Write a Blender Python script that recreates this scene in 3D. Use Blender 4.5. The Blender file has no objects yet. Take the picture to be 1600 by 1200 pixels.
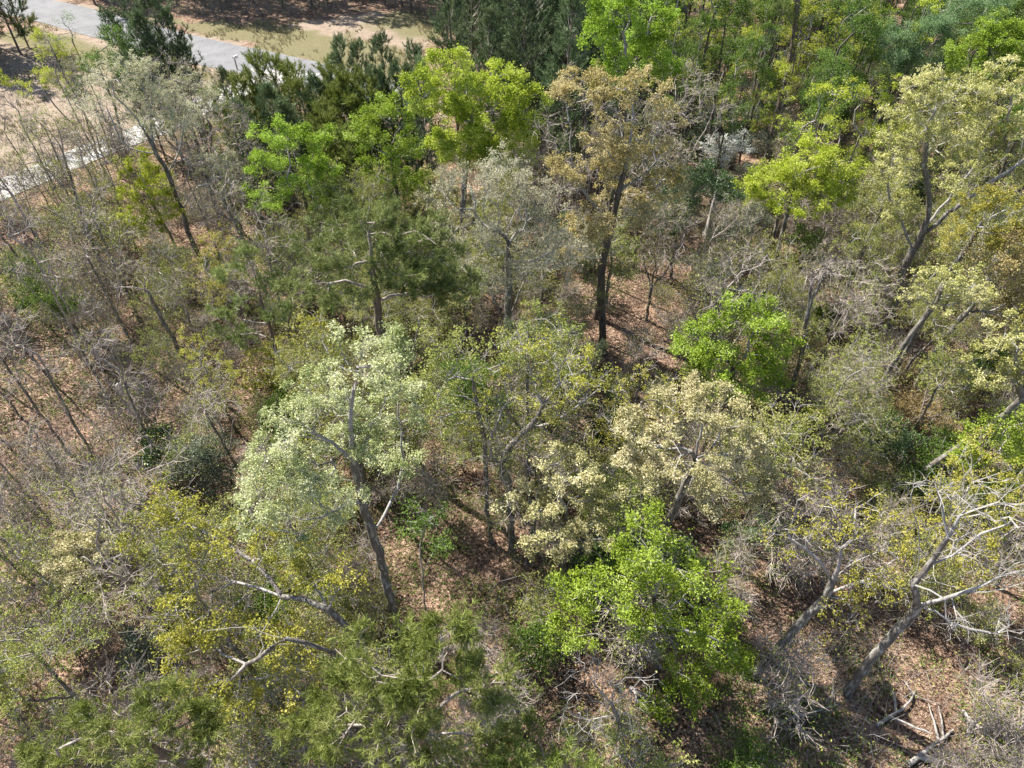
import bpy, math, numpy as np
from mathutils import Vector

# ------------------------------------------------------------------ camera, sky, sun
sc = bpy.context.scene
CH, PITCH, F = 30.0, 45.0, 1110.0            # camera height, degrees below level, focal length in photo pixels
cam = bpy.data.cameras.new("camera"); cam.sensor_width = 36.0; cam.lens = 36.0 * F / 1600.0
cam.clip_end = 2000.0; cam.clip_start = 0.5
camo = bpy.data.objects.new("camera", cam); sc.collection.objects.link(camo)
camo.location = (0, 0, CH); camo.rotation_euler = (math.radians(90 - PITCH), 0, 0)
sc.camera = camo
SUN_EL, SUN_AZ = math.radians(50), math.radians(-52)     # azimuth from +Y, clockwise positive
w = bpy.data.worlds.new("World"); sc.world = w; w.use_nodes = True
nt = w.node_tree; nt.nodes.clear()
sky = nt.nodes.new("ShaderNodeTexSky"); sky.sky_type = 'NISHITA'; sky.sun_disc = False
sky.sun_elevation = SUN_EL; sky.sun_rotation = SUN_AZ
bg = nt.nodes.new("ShaderNodeBackground"); bg.inputs[1].default_value = 0.09
wo = nt.nodes.new("ShaderNodeOutputWorld")
nt.links.new(sky.outputs[0], bg.inputs[0]); nt.links.new(bg.outputs[0], wo.inputs[0])
sl = bpy.data.lights.new("sun", 'SUN'); sl.energy = 5.0; sl.angle = math.radians(0.5); sl.color = (1.0, 0.95, 0.87)
so = bpy.data.objects.new("sun", sl); sc.collection.objects.link(so)
SD = np.array([math.cos(SUN_EL) * math.sin(SUN_AZ), math.cos(SUN_EL) * math.cos(SUN_AZ), math.sin(SUN_EL)])
so.rotation_euler = Vector(SD).to_track_quat('Z', 'Y').to_euler()
so.location = (0, 30, 80)
sc.view_settings.view_transform = 'Standard'; sc.view_settings.look = 'None'
sc.view_settings.gamma = 1.0; sc.view_settings.exposure = 1.3
sc.cycles.max_bounces = 6; sc.cycles.diffuse_bounces = 3; sc.cycles.transmission_bounces = 4
sc.cycles.glossy_bounces = 2

# ------------------------------------------------------------------ geometry of the view
cp, sp = math.cos(math.radians(PITCH)), math.sin(math.radians(PITCH))
def ray(u, v):
    a, b = (u - 800) / F, (600 - v) / F
    return np.array([a, cp + b * sp, -sp + b * cp])
def ground_at(u, v, z=0.0):
    d = ray(u, v); t = (z - CH) / d[2]; return np.array([d[0] * t, d[1] * t, z])
def plane_at(u, v, Y):
    d = ray(u, v); t = Y / d[1]; return np.array([d[0] * t, Y, CH + d[2] * t])
def depth_of(p):
    return p[1] * cp + (CH - p[2]) * sp
def project(p):
    d = depth_of(p); up = p[1] * sp + (p[2] - CH) * cp
    return 800 + F * p[0] / d, 600 - F * up / d

rng = np.random.default_rng(11)
def vnoise(x, y, s, seed=0):
    """smooth value noise in numpy"""
    x = np.asarray(x, float) / s; y = np.asarray(y, float) / s
    xi = np.floor(x).astype(np.int64); yi = np.floor(y).astype(np.int64); fx = x - xi; fy = y - yi
    def h(a, b):
        n = (a * 374761393 + b * 668265263 + seed * 1442695041) & 0x7fffffff
        n = ((n ^ (n >> 13)) * 1274126177) & 0x7fffffff
        return ((n ^ (n >> 16)) & 0xffff) / 65535.0
    fx = fx * fx * (3 - 2 * fx); fy = fy * fy * (3 - 2 * fy)
    return (h(xi, yi) * (1 - fx) + h(xi + 1, yi) * fx) * (1 - fy) + (h(xi, yi + 1) * (1 - fx) + h(xi + 1, yi + 1) * fx) * fy
def fbm(x, y, s, seed=0):
    return 0.5 * vnoise(x, y, s, seed) + 0.3 * vnoise(x, y, s / 2.3, seed + 1) + 0.2 * vnoise(x, y, s / 5.1, seed + 2)

# ------------------------------------------------------------------ mesh helpers
def make_mesh(name, V, loops, starts, totals, mats, midx=None, smooth=False):
    me = bpy.data.meshes.new(name)
    me.vertices.add(len(V)); me.vertices.foreach_set("co", np.ascontiguousarray(V, np.float32).ravel())
    me.loops.add(len(loops)); me.loops.foreach_set("vertex_index", np.ascontiguousarray(loops, np.int32))
    me.polygons.add(len(starts)); me.polygons.foreach_set("loop_start", np.ascontiguousarray(starts, np.int32))
    me.polygons.foreach_set("loop_total", np.ascontiguousarray(totals, np.int32))
    for m in mats: me.materials.append(m)
    if midx is not None: me.polygons.foreach_set("material_index", np.ascontiguousarray(midx, np.int32))
    me.polygons.foreach_set("use_smooth", np.full(len(starts), smooth, bool))
    me.update(calc_edges=True)
    return me
def quads_mesh(name, V, Q, mats, midx=None, smooth=False):
    Q = np.asarray(Q).reshape(-1, 4); n = len(Q)
    return make_mesh(name, V, Q.ravel(), np.arange(n) * 4, np.full(n, 4), mats, midx, smooth)
def link(name, me, parent=None, loc=(0, 0, 0)):
    o = bpy.data.objects.new(name, me); sc.collection.objects.link(o); o.location = loc
    if parent is not None: o.parent = parent
    return o
def tag(o, label=None, cat=None, group=None, kind=None):
    if label: o["label"] = label
    if cat: o["category"] = cat
    if group: o["group"] = group
    if kind: o["kind"] = kind
    return o
def norm(a): return a / np.maximum(np.linalg.norm(a, axis=-1, keepdims=True), 1e-9)
def tubes(P0, P1, D0, D1, R0, R1, n):
    """each edge an n-sided prism; returns V, Q"""
    m = len(P0)
    def ring(P, D, R):
        D = norm(D)
        ref = np.where(np.abs(D[:, 2:3]) > 0.9, np.array([[1., 0, 0]]), np.array([[0, 0, 1.]]))
        ref = np.tile(np.array([[0.83, 0.31, 0.0]]), (m, 1)) * (np.abs(D[:, 2:3]) > 0.6) + ref * (np.abs(D[:, 2:3]) <= 0.6)
        X = norm(np.cross(D, ref)); Y = np.cross(D, X)
        a = np.arange(n) * 2 * np.pi / n
        return P[:, None] + R[:, None, None] * (np.cos(a)[None, :, None] * X[:, None] + np.sin(a)[None, :, None] * Y[:, None])
    V = np.concatenate([ring(P0, D0, R0), ring(P1, D1, R1)], 1).reshape(-1, 3)
    b = (np.arange(m) * 2 * n)[:, None]; i = np.arange(n)[None]; j = (i + 1) % n
    Q = np.stack([b + i, b + j, b + n + j, b + n + i], -1).reshape(-1, 4)
    return V, Q
def cat_geo(parts):
    V, Q, o = [], [], 0
    for v, q in parts:
        if len(v): V.append(v); Q.append(q + o); o += len(v)
    return (np.concatenate(V), np.concatenate(Q)) if V else (np.zeros((0, 3)), np.zeros((0, 4), int))

def leaves(C, sigma, per, size, r, up=0.6, asp=1.7, flat=0.7, droop=0.0):
    """diamond leaves scattered about the points C"""
    n = len(C) * per
    if n == 0: return np.zeros((0, 3)), np.zeros((0, 4), int)
    c = np.repeat(C, per, 0); g = r.normal(size=(n, 3)); g[:, 2] *= flat
    sg = np.repeat(sigma * r.uniform(.6, 1.4, len(C)), per)[:, None]
    c = c + g * sg
    N = norm(r.normal(size=(n, 3)) + np.array([0, 0, up * 2]))
    T = norm(np.cross(N, r.normal(size=(n, 3)))); T[:, 2] -= droop; T = norm(T); B = norm(np.cross(N, T))
    s = (size * r.uniform(.55, 1.3, n))[:, None]; k = s / asp
    bend = N * s * 0.18
    V = np.stack([c - T * s * .5 - bend, c + B * k * .5 + bend * .5, c + T * s * .5 - bend, c - B * k * .5 + bend * .5], 1).reshape(-1, 3)
    return V, np.arange(n * 4).reshape(-1, 4)
def needle_tufts(C, D, r, per=16, length=.24, width=.03, spread=.75):
    n = len(C) * per
    c = np.repeat(C, per, 0); d = np.repeat(D, per, 0)
    dd = norm(d + r.normal(size=(n, 3)) * spread); L = (length * r.uniform(.7, 1.15, n))[:, None]
    B = norm(np.cross(dd, r.normal(size=(n, 3)))) * width * .5
    c = c + d * r.uniform(-.1, .12, n)[:, None]
    V = np.stack([c - B, c + B, c + dd * L + B * .5, c + dd * L - B * .5], 1).reshape(-1, 3)
    return V, np.arange(n * 4).reshape(-1, 4)

# ------------------------------------------------------------------ materials
def ramp_mat(name, cols, rough=.6, trans=0.3, spec=.3, tint=.12, sheen=0):
    m = bpy.data.materials.new(name); m.use_nodes = True; t = m.node_tree; N = t.nodes; N.clear()
    out = N.new("ShaderNodeOutputMaterial"); geo = N.new("ShaderNodeNewGeometry"); oi = N.new("ShaderNodeObjectInfo")
    rp = N.new("ShaderNodeValToRGB"); rp.color_ramp.interpolation = 'LINEAR'
    e = rp.color_ramp.elements
    for i, c in enumerate(cols):
        if i < 2: el = e[i]; el.position = i / (len(cols) - 1)
        else: el = e.new(i / (len(cols) - 1))
        el.color = (*c, 1)
    e[0].position = 0; 
    for i in range(len(cols)): pass
    hs = N.new("ShaderNodeHueSaturation")
    mv = N.new("ShaderNodeMapRange"); mv.inputs[3].default_value = 1 - tint; mv.inputs[4].default_value = 1 + tint
    mh = N.new("ShaderNodeMapRange"); mh.inputs[3].default_value = .5 - tint * .07; mh.inputs[4].default_value = .5 + tint * .07
    tc = N.new("ShaderNodeTexCoord"); nz = N.new("ShaderNodeTexNoise"); nz.inputs["Scale"].default_value = .55; nz.inputs["Detail"].default_value = 3
    ma = N.new("ShaderNodeMath"); ma.operation = 'MULTIPLY_ADD'; ma.inputs[1].default_value = .62
    mb_ = N.new("ShaderNodeMath"); mb_.operation = 'MULTIPLY_ADD'; mb_.inputs[1].default_value = 1.9; mb_.inputs[2].default_value = -.76
    t.links.new(tc.outputs["Object"], nz.inputs["Vector"]); t.links.new(nz.outputs[0], mb_.inputs[0])
    t.links.new(geo.outputs["Random Per Island"], ma.inputs[0]); t.links.new(mb_.outputs[0], ma.inputs[2]); t.links.new(ma.outputs[0], rp.inputs[0])
    t.links.new(oi.outputs["Random"], mv.inputs[0]); t.links.new(oi.outputs["Random"], mh.inputs[0])
    t.links.new(rp.outputs[0], hs.inputs["Color"]); t.links.new(mv.outputs[0], hs.inputs["Value"]); t.links.new(mh.outputs[0], hs.inputs["Hue"])
    p = N.new("ShaderNodeBsdfPrincipled"); p.inputs["Roughness"].default_value = rough
    p.inputs["Specular IOR Level"].default_value = spec
    t.links.new(hs.outputs[0], p.inputs["Base Color"])
    if trans > 0:
        tr = N.new("ShaderNodeBsdfTranslucent"); mx = N.new("ShaderNodeMixShader"); mx.inputs[0].default_value = trans
        t.links.new(hs.outputs[0], tr.inputs[0]); t.links.new(p.outputs[0], mx.inputs[1]); t.links.new(tr.outputs[0], mx.inputs[2])
        t.links.new(mx.outputs[0], out.inputs[0])
    else: t.links.new(p.outputs[0], out.inputs[0])
    return m
def ramp_fix(cols):   # positions are set on creation order; keep as is
    return cols
def noise_mat(name, c1, c2, scale=3.0, rough=.9, stretch=(1, 1, 1), bump=.0, c3=None, s2=40):
    m = bpy.data.materials.new(name); m.use_nodes = True; t = m.node_tree; N = t.nodes
    p = N["Principled BSDF"]; p.inputs["Roughness"].default_value = rough; p.inputs["Specular IOR Level"].default_value = .2
    tc = N.new("ShaderNodeTexCoord"); mp = N.new("ShaderNodeMapping"); mp.inputs["Scale"].default_value = stretch
    n1 = N.new("ShaderNodeTexNoise"); n1.inputs["Scale"].default_value = scale; n1.inputs["Detail"].default_value = 8; n1.inputs["Roughness"].default_value = .7
    rp = N.new("ShaderNodeValToRGB"); rp.color_ramp.elements[0].position = .3; rp.color_ramp.elements[1].position = .7
    rp.color_ramp.elements[0].color = (*c1, 1); rp.color_ramp.elements[1].color = (*c2, 1)
    t.links.new(tc.outputs["Object"], mp.inputs[0]); t.links.new(mp.outputs[0], n1.inputs["Vector"]); t.links.new(n1.outputs[0], rp.inputs[0])
    last = rp.outputs[0]
    if c3:
        n2 = N.new("ShaderNodeTexNoise"); n2.inputs["Scale"].default_value = s2; n2.inputs["Detail"].default_value = 4
        r2 = N.new("ShaderNodeValToRGB"); r2.color_ramp.elements[0].position = .52; r2.color_ramp.elements[1].position = .66
        mx = N.new("ShaderNodeMix"); mx.data_type = 'RGBA'
        t.links.new(mp.outputs[0], n2.inputs["Vector"]); t.links.new(n2.outputs[0], r2.inputs[0]); t.links.new(r2.outputs[0], mx.inputs[0])
        t.links.new(last, mx.inputs[6]); mx.inputs[7].default_value = (*c3, 1); last = mx.outputs[2]
    t.links.new(last, p.inputs["Base Color"])
    if bump:
        b = N.new("ShaderNodeBump"); b.inputs["Strength"].default_value = bump; b.inputs["Distance"].default_value = .05
        t.links.new(n1.outputs[0], b.inputs["Height"]); t.links.new(b.outputs[0], p.inputs["Normal"])
    return m
M = {}
M['bark'] = noise_mat("grey_bark", (.075, .065, .055), (.21, .185, .16), 6, stretch=(1, 1, .25), bump=.8, c3=(.34, .33, .30), s2=9)
M['bark_dark'] = noise_mat("dark_bark", (.05, .042, .035), (.17, .145, .12), 6, stretch=(1, 1, .25), bump=.7)
M['bark_pine'] = noise_mat("pine_bark", (.09, .07, .055), (.24, .19, .155), 9, stretch=(1, 1, .35), bump=.7)
M['limb_pale'] = noise_mat("pale_lichen_bark", (.17, .155, .14), (.42, .40, .37), 8, bump=.4)
M['limb_grey'] = noise_mat("grey_twig_bark", (.17, .15, .135), (.44, .41, .38), 5)
M['limb_brown'] = noise_mat("brown_twig_bark", (.17, .14, .12), (.45, .39, .35), 5)
M['deadwood'] = noise_mat("weathered_deadwood", (.28, .25, .22), (.55, .52, .48), 7, stretch=(1, 1, .3), bump=.4)
G = lambda *c: list(c)
M['bright'] = ramp_mat("fresh_green_leaves", G((0.15, 0.21, 0.02), (0.25, 0.35, 0.03), (0.36, 0.48, 0.055), (0.5, 0.6, 0.19)), trans=.38)
M['mid'] = ramp_mat("mid_green_leaves", G((0.045, 0.085, 0.012), (0.1, 0.175, 0.025), (0.16, 0.25, 0.04), (0.25, 0.34, 0.08)), trans=.35)
M['yellow'] = ramp_mat("yellow_green_leaves", G((0.18, 0.22, 0.02), (0.35, 0.41, 0.035), (0.48, 0.52, 0.06), (0.6, 0.61, 0.18)), trans=.36)
M['pale'] = ramp_mat("pale_new_oak_leaves", G((0.22, 0.23, 0.05), (0.42, 0.42, 0.13), (0.58, 0.56, 0.24), (0.7, 0.66, 0.38)), trans=.3)
M['whitish'] = ramp_mat("silvery_green_leaves", G((0.19, 0.23, 0.06), (0.37, 0.41, 0.16), (0.56, 0.57, 0.32), (0.7, 0.7, 0.49)), trans=.3)
M['cream'] = ramp_mat("cream_oak_catkins", G((0.25, 0.25, 0.09), (0.47, 0.45, 0.2), (0.66, 0.61, 0.34), (0.78, 0.73, 0.48)), trans=.3)
M['tan'] = ramp_mat("tan_oak_catkins", G((0.27, 0.23, 0.07), (0.46, 0.39, 0.15), (0.59, 0.5, 0.24), (0.66, 0.59, 0.37)), trans=.3)
M['olive'] = ramp_mat("olive_yellow_leaves", G((0.2, 0.21, 0.03), (0.36, 0.35, 0.05), (0.46, 0.43, 0.08), (0.52, 0.48, 0.15)), trans=.33)
M['sparse'] = ramp_mat("small_olive_green_leaves", G((0.13, 0.17, 0.03), (0.25, 0.29, 0.06), (0.36, 0.37, 0.1), (0.46, 0.43, 0.17)), trans=.3)
M['rust'] = ramp_mat("rusty_young_leaves", G((0.18, 0.13, 0.05), (0.33, 0.25, 0.1), (0.4, 0.32, 0.14), (0.38, 0.35, 0.16)), trans=.3)
M['holly'] = ramp_mat("dark_evergreen_leaves", G((.03, .06, .02), (.06, .11, .03), (.09, .15, .05), (.15, .21, .09)), rough=.4, trans=.12, spec=.5)
M['silver'] = ramp_mat("grey_green_evergreen_leaves", G((.08, .11, .06), (.14, .18, .11), (.20, .24, .15), (.27, .30, .21)), rough=.45, trans=.15, spec=.5)
M['feather'] = ramp_mat("feathery_blue_green_leaves", G((.12, .20, .08), (.21, .32, .14), (.27, .38, .18), (.33, .42, .22)), trans=.35)
M['needle_dark'] = ramp_mat("dark_pine_needles", G((0.055, 0.09, 0.035), (0.1, 0.15, 0.06), (0.15, 0.205, 0.09), (0.22, 0.27, 0.13)), trans=.2)
M['needle'] = ramp_mat("olive_pine_needles", G((0.09, 0.12, 0.018), (0.16, 0.2, 0.035), (0.23, 0.27, 0.06), (0.32, 0.33, 0.12)), trans=.25)
M['needle_mid'] = ramp_mat("green_pine_needles", G((0.09, 0.125, 0.03), (0.16, 0.21, 0.052), (0.24, 0.29, 0.085), (0.32, 0.36, 0.14)), trans=.22)
M['buff'] = ramp_mat("buff_oak_buds", G((0.24, 0.23, 0.12), (0.43, 0.41, 0.25), (0.58, 0.56, 0.38), (0.68, 0.66, 0.5)), trans=.25)
M['petal'] = ramp_mat("white_dogwood_bracts", G((.75, .77, .68), (.84, .85, .78), (.9, .9, .86)), trans=.3)

# ------------------------------------------------------------------ ground, road, driveway
def wpoly(px): return np.array([ground_at(u, v)[:2] for u, v in px])
def in_poly(x, y, P):
    c = np.zeros(np.shape(x), bool); j = len(P) - 1
    for i in range(len(P)):
        xi, yi = P[i]; xj, yj = P[j]
        cond = ((yi > y) != (yj > y)) & (x < (xj - xi) * (y - yi) / (yj - yi + 1e-12) + xi)
        c ^= cond; j = i
    return c
ROADC = np.array([ground_at(u, v)[:2] for u, v in [(-420, -60), (-160, -30), (60, 14), (146, 36), (290, 74), (400, 98), (470, 114), (530, 128), (590, 148), (640, 178)]])
DRIVEC = np.array([ground_at(u, v)[:2] for u, v in [(450, 112), (436, 124), (400, 133), (350, 149), (290, 178), (230, 205), (150, 235), (60, 273), (-20, 306), (-160, 360)]])
def dist_poly(x, y, C):
    x = np.asarray(x, float); d = np.full(x.shape, 1e9)
    for a, b in zip(C[:-1], C[1:]):
        ab = b - a; t = np.clip(((x - a[0]) * ab[0] + (y - a[1]) * ab[1]) / (ab @ ab), 0, 1)
        d = np.minimum(d, np.hypot(x - a[0] - t * ab[0], y - a[1] - t * ab[1]))
    return d
YARD = wpoly([(-300, 60), (-60, 52), (60, 32), (150, 52), (320, 96), (475, 138), (505, 150), (440, 160), (380, 165), (300, 190), (245, 215), (180, 246), (110, 262), (0, 325), (-200, 420)])
VERGE = wpoly([(225, 28), (270, 34), (340, 30), (420, 36), (520, 24), (620, 14), (690, 40), (720, 72), (700, 100), (600, 135), (520, 108), (400, 78), (300, 52)])
def height(x, y):
    h = (fbm(x, y, 14, 3) - .5) * .7 + (vnoise(x, y, 2.1, 9) - .5) * .10
    d = np.minimum(dist_poly(x, y, ROADC) - 3.2, dist_poly(x, y, DRIVEC) - 2.2)
    k = np.clip(d / 7.0, 0, 1); k = k * k * (3 - 2 * k)
    far = np.clip((np.hypot(x, np.asarray(y) - 50) - 110) / 60, 0, 1)
    return h * k * (1 - far)
def hz(x, y): return float(height(np.array([x]), np.array([y]))[0])

def build_ground():
    xs = np.unique(np.concatenate([np.linspace(-600, -90, 12), np.arange(-90, 90.1, .6), np.linspace(90, 600, 12)]))
    ys = np.unique(np.concatenate([np.linspace(-300, 0, 8), np.arange(0, 125, .6), np.linspace(125, 900, 14)]))
    X, Y = np.meshgrid(xs, ys); Z = height(X, Y)
    V = np.stack([X, Y, Z], -1).reshape(-1, 3); nx, ny = len(xs), len(ys)
    i = np.arange(nx - 1)[None] + (np.arange(ny - 1) * nx)[:, None]; i = i.ravel()
    Q = np.stack([i, i + 1, i + 1 + nx, i + nx], 1)
    me = quads_mesh("ground", V, Q, [M['ground']], smooth=True)
    x, y = V[:, 0], V[:, 1]
    wx = x + (fbm(x, y, 5, 21) - .5) * 7; wy = y + (fbm(x, y, 5, 31) - .5) * 7
    yard = in_poly(wx, wy, YARD).astype(float); verge = in_poly(wx, wy, VERGE).astype(float)
    sand = yard * np.clip(.35 + fbm(x, y, 8, 40) * 1.1, 0, 1) + verge * np.clip((fbm(x, y, 9, 41) - .42) * 4, 0, 1)
    rd = dist_poly(x, y, ROADC)
    sand = np.maximum(sand, np.clip(1.4 - np.abs(rd - 3.6), 0, 1) * (fbm(x, y, 3, 55) > .45) * .8)
    grass = verge * np.clip((fbm(x, y, 7, 60) - .38) * 3, 0, 1)
    band = np.clip(1.6 - np.abs(rd - 7.0) / 3.0, 0, 1) * (fbm(x, y, 6, 61) * 1.6)
    near_yard = yard * np.clip(1.5 - np.abs(rd - 6.5) / 3.0, 0, 1)
    grass = np.clip(grass * .9 + band * np.maximum(verge, near_yard) , 0, 1)
    leafy = np.clip((fbm(x, y, 9, 70) - .5) * 5, 0, 1)
    col = np.stack([np.clip(sand, 0, 1), grass, leafy, np.ones_like(x)], 1)
    a = me.color_attributes.new("cover", 'FLOAT_COLOR', 'POINT'); a.data.foreach_set("color", col.astype(np.float32).ravel())
    return tag(link("ground", me), kind="structure")

def ground_mat():
    m = bpy.data.materials.new("forest_floor_litter"); m.use_nodes = True; t = m.node_tree; N = t.nodes; L = t.links.new
    p = N["Principled BSDF"]; p.inputs["Roughness"].default_value = .95; p.inputs["Specular IOR Level"].default_value = .1
    tc = N.new("ShaderNodeTexCoord"); at = N.new("ShaderNodeAttribute"); at.attribute_name = "cover"
    sp_ = N.new("ShaderNodeSeparateColor"); L(at.outputs["Color"], sp_.inputs[0])
    vo = N.new("ShaderNodeTexVoronoi"); vo.inputs["Scale"].default_value = 9; vo.inputs["Randomness"].default_value = 1
    L(tc.outputs["Object"], vo.inputs["Vector"])
    sv = N.new("ShaderNodeSeparateColor"); L(vo.outputs["Color"], sv.inputs[0])
    def ramp(src, stops):
        r = N.new("ShaderNodeValToRGB"); e = r.color_ramp.elements
        for i, (q, c) in enumerate(stops):
            el = e[i] if i < 2 else e.new(q)
            el.position = q; el.color = (*c, 1)
        L(src, r.inputs[0]); return r.outputs[0]
    litter = ramp(sv.outputs[0], [(0, (.06, .038, .025)), (1, (.42, .315, .235)), (.35, (.175, .115, .082)), (.7, (.275, .188, .135))])
    n1 = N.new("ShaderNodeTexNoise"); n1.inputs["Scale"].default_value = .35; n1.inputs["Detail"].default_value = 6; L(tc.outputs["Object"], n1.inputs["Vector"])
    dk = ramp(n1.outputs[0], [(.35, (.55, .53, .52)), (.65, (1.15, 1.1, 1.06))])
    mu = N.new("ShaderNodeMix"); mu.data_type = 'RGBA'; mu.blend_type = 'MULTIPLY'; mu.inputs[0].default_value = 1
    L(litter, mu.inputs[6]); L(dk, mu.inputs[7])
    n2 = N.new("ShaderNodeTexNoise"); n2.inputs["Scale"].default_value = 1.3; n2.inputs["Detail"].default_value = 9; n2.inputs["Roughness"].default_value = .7; L(tc.outputs["Object"], n2.inputs["Vector"])
    sandc = ramp(n2.outputs[0], [(.3, (.19, .14, .10)), (.7, (.34, .275, .215))])
    n3 = N.new("ShaderNodeTexNoise"); n3.inputs["Scale"].default_value = 4; n3.inputs["Detail"].default_value = 9; n3.inputs["Roughness"].default_value = .8; L(tc.outputs["Object"], n3.inputs["Vector"])
    grassc = ramp(n3.outputs[0], [(.3, (.095, .095, .04)), (.72, (.235, .20, .12))])
    def edge(src, nz):    # break the mask up with fine noise
        a = N.new("ShaderNodeMath"); a.operation = 'ADD'; L(src, a.inputs[0])
        b = N.new("ShaderNodeMath"); b.operation = 'MULTIPLY_ADD'; L(nz, b.inputs[0]); b.inputs[1].default_value = 1.2; b.inputs[2].default_value = -.6
        L(b.outputs[0], a.inputs[1])
        c = N.new("ShaderNodeMapRange"); L(a.outputs[0], c.inputs[0]); c.inputs[1].default_value = .3; c.inputs[2].default_value = .7; return c.outputs[0]
    nm = N.new("ShaderNodeTexNoise"); nm.inputs["Scale"].default_value = .6; nm.inputs["Detail"].default_value = 10; nm.inputs["Roughness"].default_value = .75; L(tc.outputs["Object"], nm.inputs["Vector"])
    mm = N.new("ShaderNodeMapRange"); L(nm.outputs[0], mm.inputs[0]); mm.inputs[1].default_value = .56; mm.inputs[2].default_value = .68; mm.inputs[4].default_value = .6
    mg = N.new("ShaderNodeMix"); mg.data_type = 'RGBA'; L(mm.outputs[0], mg.inputs[0]); L(mu.outputs[2], mg.inputs[6]); mg.inputs[7].default_value = (.10, .12, .04, 1)
    mu = mg
    m1 = N.new("ShaderNodeMix"); m1.data_type = 'RGBA'; L(edge(sp_.outputs[0], n2.outputs[0]), m1.inputs[0]); L(mu.outputs[2], m1.inputs[6]); L(sandc, m1.inputs[7])
    m2 = N.new("ShaderNodeMix"); m2.data_type = 'RGBA'; L(edge(sp_.outputs[1], n3.outputs[0]), m2.inputs[0]); L(m1.outputs[2], m2.inputs[6]); L(grassc, m2.inputs[7])
    L(m2.outputs[2], p.inputs["Base Color"])
    b = N.new("ShaderNodeBump"); b.inputs["Strength"].default_value = .7; b.inputs["Distance"].default_value = .06
    L(vo.outputs["Distance"], b.inputs["Height"]); L(b.outputs[0], p.inputs["Normal"])
    return m
M['ground'] = ground_mat()
M['asphalt'] = noise_mat("worn_pale_asphalt", (.125, .125, .13), (.215, .215, .22), .45, c3=(.24, .235, .23), s2=14)
M['concrete'] = noise_mat("pale_concrete", (.30, .29, .275), (.50, .49, .475), .6, c3=(.30, .25, .20), s2=2.5)
build_ground()
def strip(name, C, wid, z, mat, edge_noise=.15):
    # smooth the centre line
    P = [C[0]]
    for i in range(len(C) - 1):
        p0, p1, p2, p3 = C[max(i - 1, 0)], C[i], C[i + 1], C[min(i + 2, len(C) - 1)]
        for t in np.linspace(0, 1, 13)[1:]:
            P.append(.5 * ((2 * p1) + (-p0 + p2) * t + (2 * p0 - 5 * p1 + 4 * p2 - p3) * t * t + (-p0 + 3 * p1 - 3 * p2 + p3) * t ** 3))
    P = np.array(P); T = norm(np.gradient(P, axis=0)); Nn = np.stack([-T[:, 1], T[:, 0]], 1)
    wv = wid(np.linspace(0, 1, len(P))) if callable(wid) else np.full(len(P), wid)
    r = np.random.default_rng(5); cols = []
    for k, f in enumerate((-1, -.5, 0, .5, 1)):
        jit = r.normal(size=len(P)) * edge_noise * (abs(f) == 1)
        q = P + Nn * (f * wv * .5 + jit)[:, None]; cols.append(np.column_stack([q, np.full(len(P), z)]))
    th = [np.column_stack([c[:, :2], np.full(len(P), -.06)]) for c in (cols[0], cols[-1])]
    cols = [th[0]] + cols + [th[1]]
    V = np.stack(cols, 1).reshape(-1, 3); nc = len(cols); n = len(P)
    i = (np.arange(n - 1) * nc)[:, None] + np.arange(nc - 1)[None]; i = i.ravel()
    Q = np.stack([i, i + 1, i + 1 + nc, i + nc], 1)[:, ::-1]
    return link(name, quads_mesh(name, V, Q, [mat], smooth=False))
tag(strip("road", ROADC, 6.3, .035, M['asphalt'], .06), kind="structure")
tag(strip("driveway", DRIVEC, lambda t: 3.5 + 5.0 * np.clip(1 - t * 7, 0, 1), .06, M['concrete'], .02), kind="structure")

# ------------------------------------------------------------------ growing trees
def grow(nodes, parent, A, step=.42, r=None, bf=.22, wob=.12, anglew=.45):
    """connect every point of A to the growing tree at the cheapest node (distance, path length, turn), in curved steps"""
    cap = len(nodes) + len(A) * 8 + 50
    N = np.zeros((cap, 3)); P = np.full(cap, -1, int); D = np.zeros((cap, 3)); L = np.zeros(cap); n = len(nodes)
    N[:n] = nodes; P[:n] = parent
    for i in range(n):
        if P[i] >= 0:
            e = N[i] - N[P[i]]; l = np.linalg.norm(e); D[i] = e / max(l, 1e-6); L[i] = L[P[i]] + l
        else: D[i] = (0, 0, 1)
    zmin = .28 * A[:, 2].max()
    d0 = np.full(len(A), 1e9)
    for k in range(n): d0 = np.minimum(d0, np.linalg.norm(A - N[k], axis=1))
    order = np.argsort(d0 + r.normal(size=len(A)) * .25)
    for k in order:
        t = A[k]; e = t - N[:n]; d = np.sqrt((e * e).sum(1)) + 1e-6
        cosang = (e * D[:n]).sum(1) / d
        cost = d * (1 + anglew * (1 - cosang)) + bf * L[:n] * .5 + (N[:n, 2] > t[2] + .2) * .3 * d + (N[:n, 2] < min(zmin, t[2] - .5)) * 3.0
        j = int(cost.argmin()); m = max(1, int(round(d[j] / step))); m = min(m, 7)
        p0 = N[j]; T0 = D[j] * d[j] * .45; prev = j
        for q in range(1, m + 1):
            f = q / m; pt = p0 + (t - p0) * f + T0 * f * (1 - f) * 1.0
            if q < m: pt = pt + r.normal(size=3) * wob * step
            N[n] = pt; P[n] = prev; ee = pt - N[prev]; l = np.sqrt(ee @ ee); D[n] = ee / max(l, 1e-6); L[n] = L[prev] + l; prev = n; n += 1
    return N[:n], P[:n]

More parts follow.
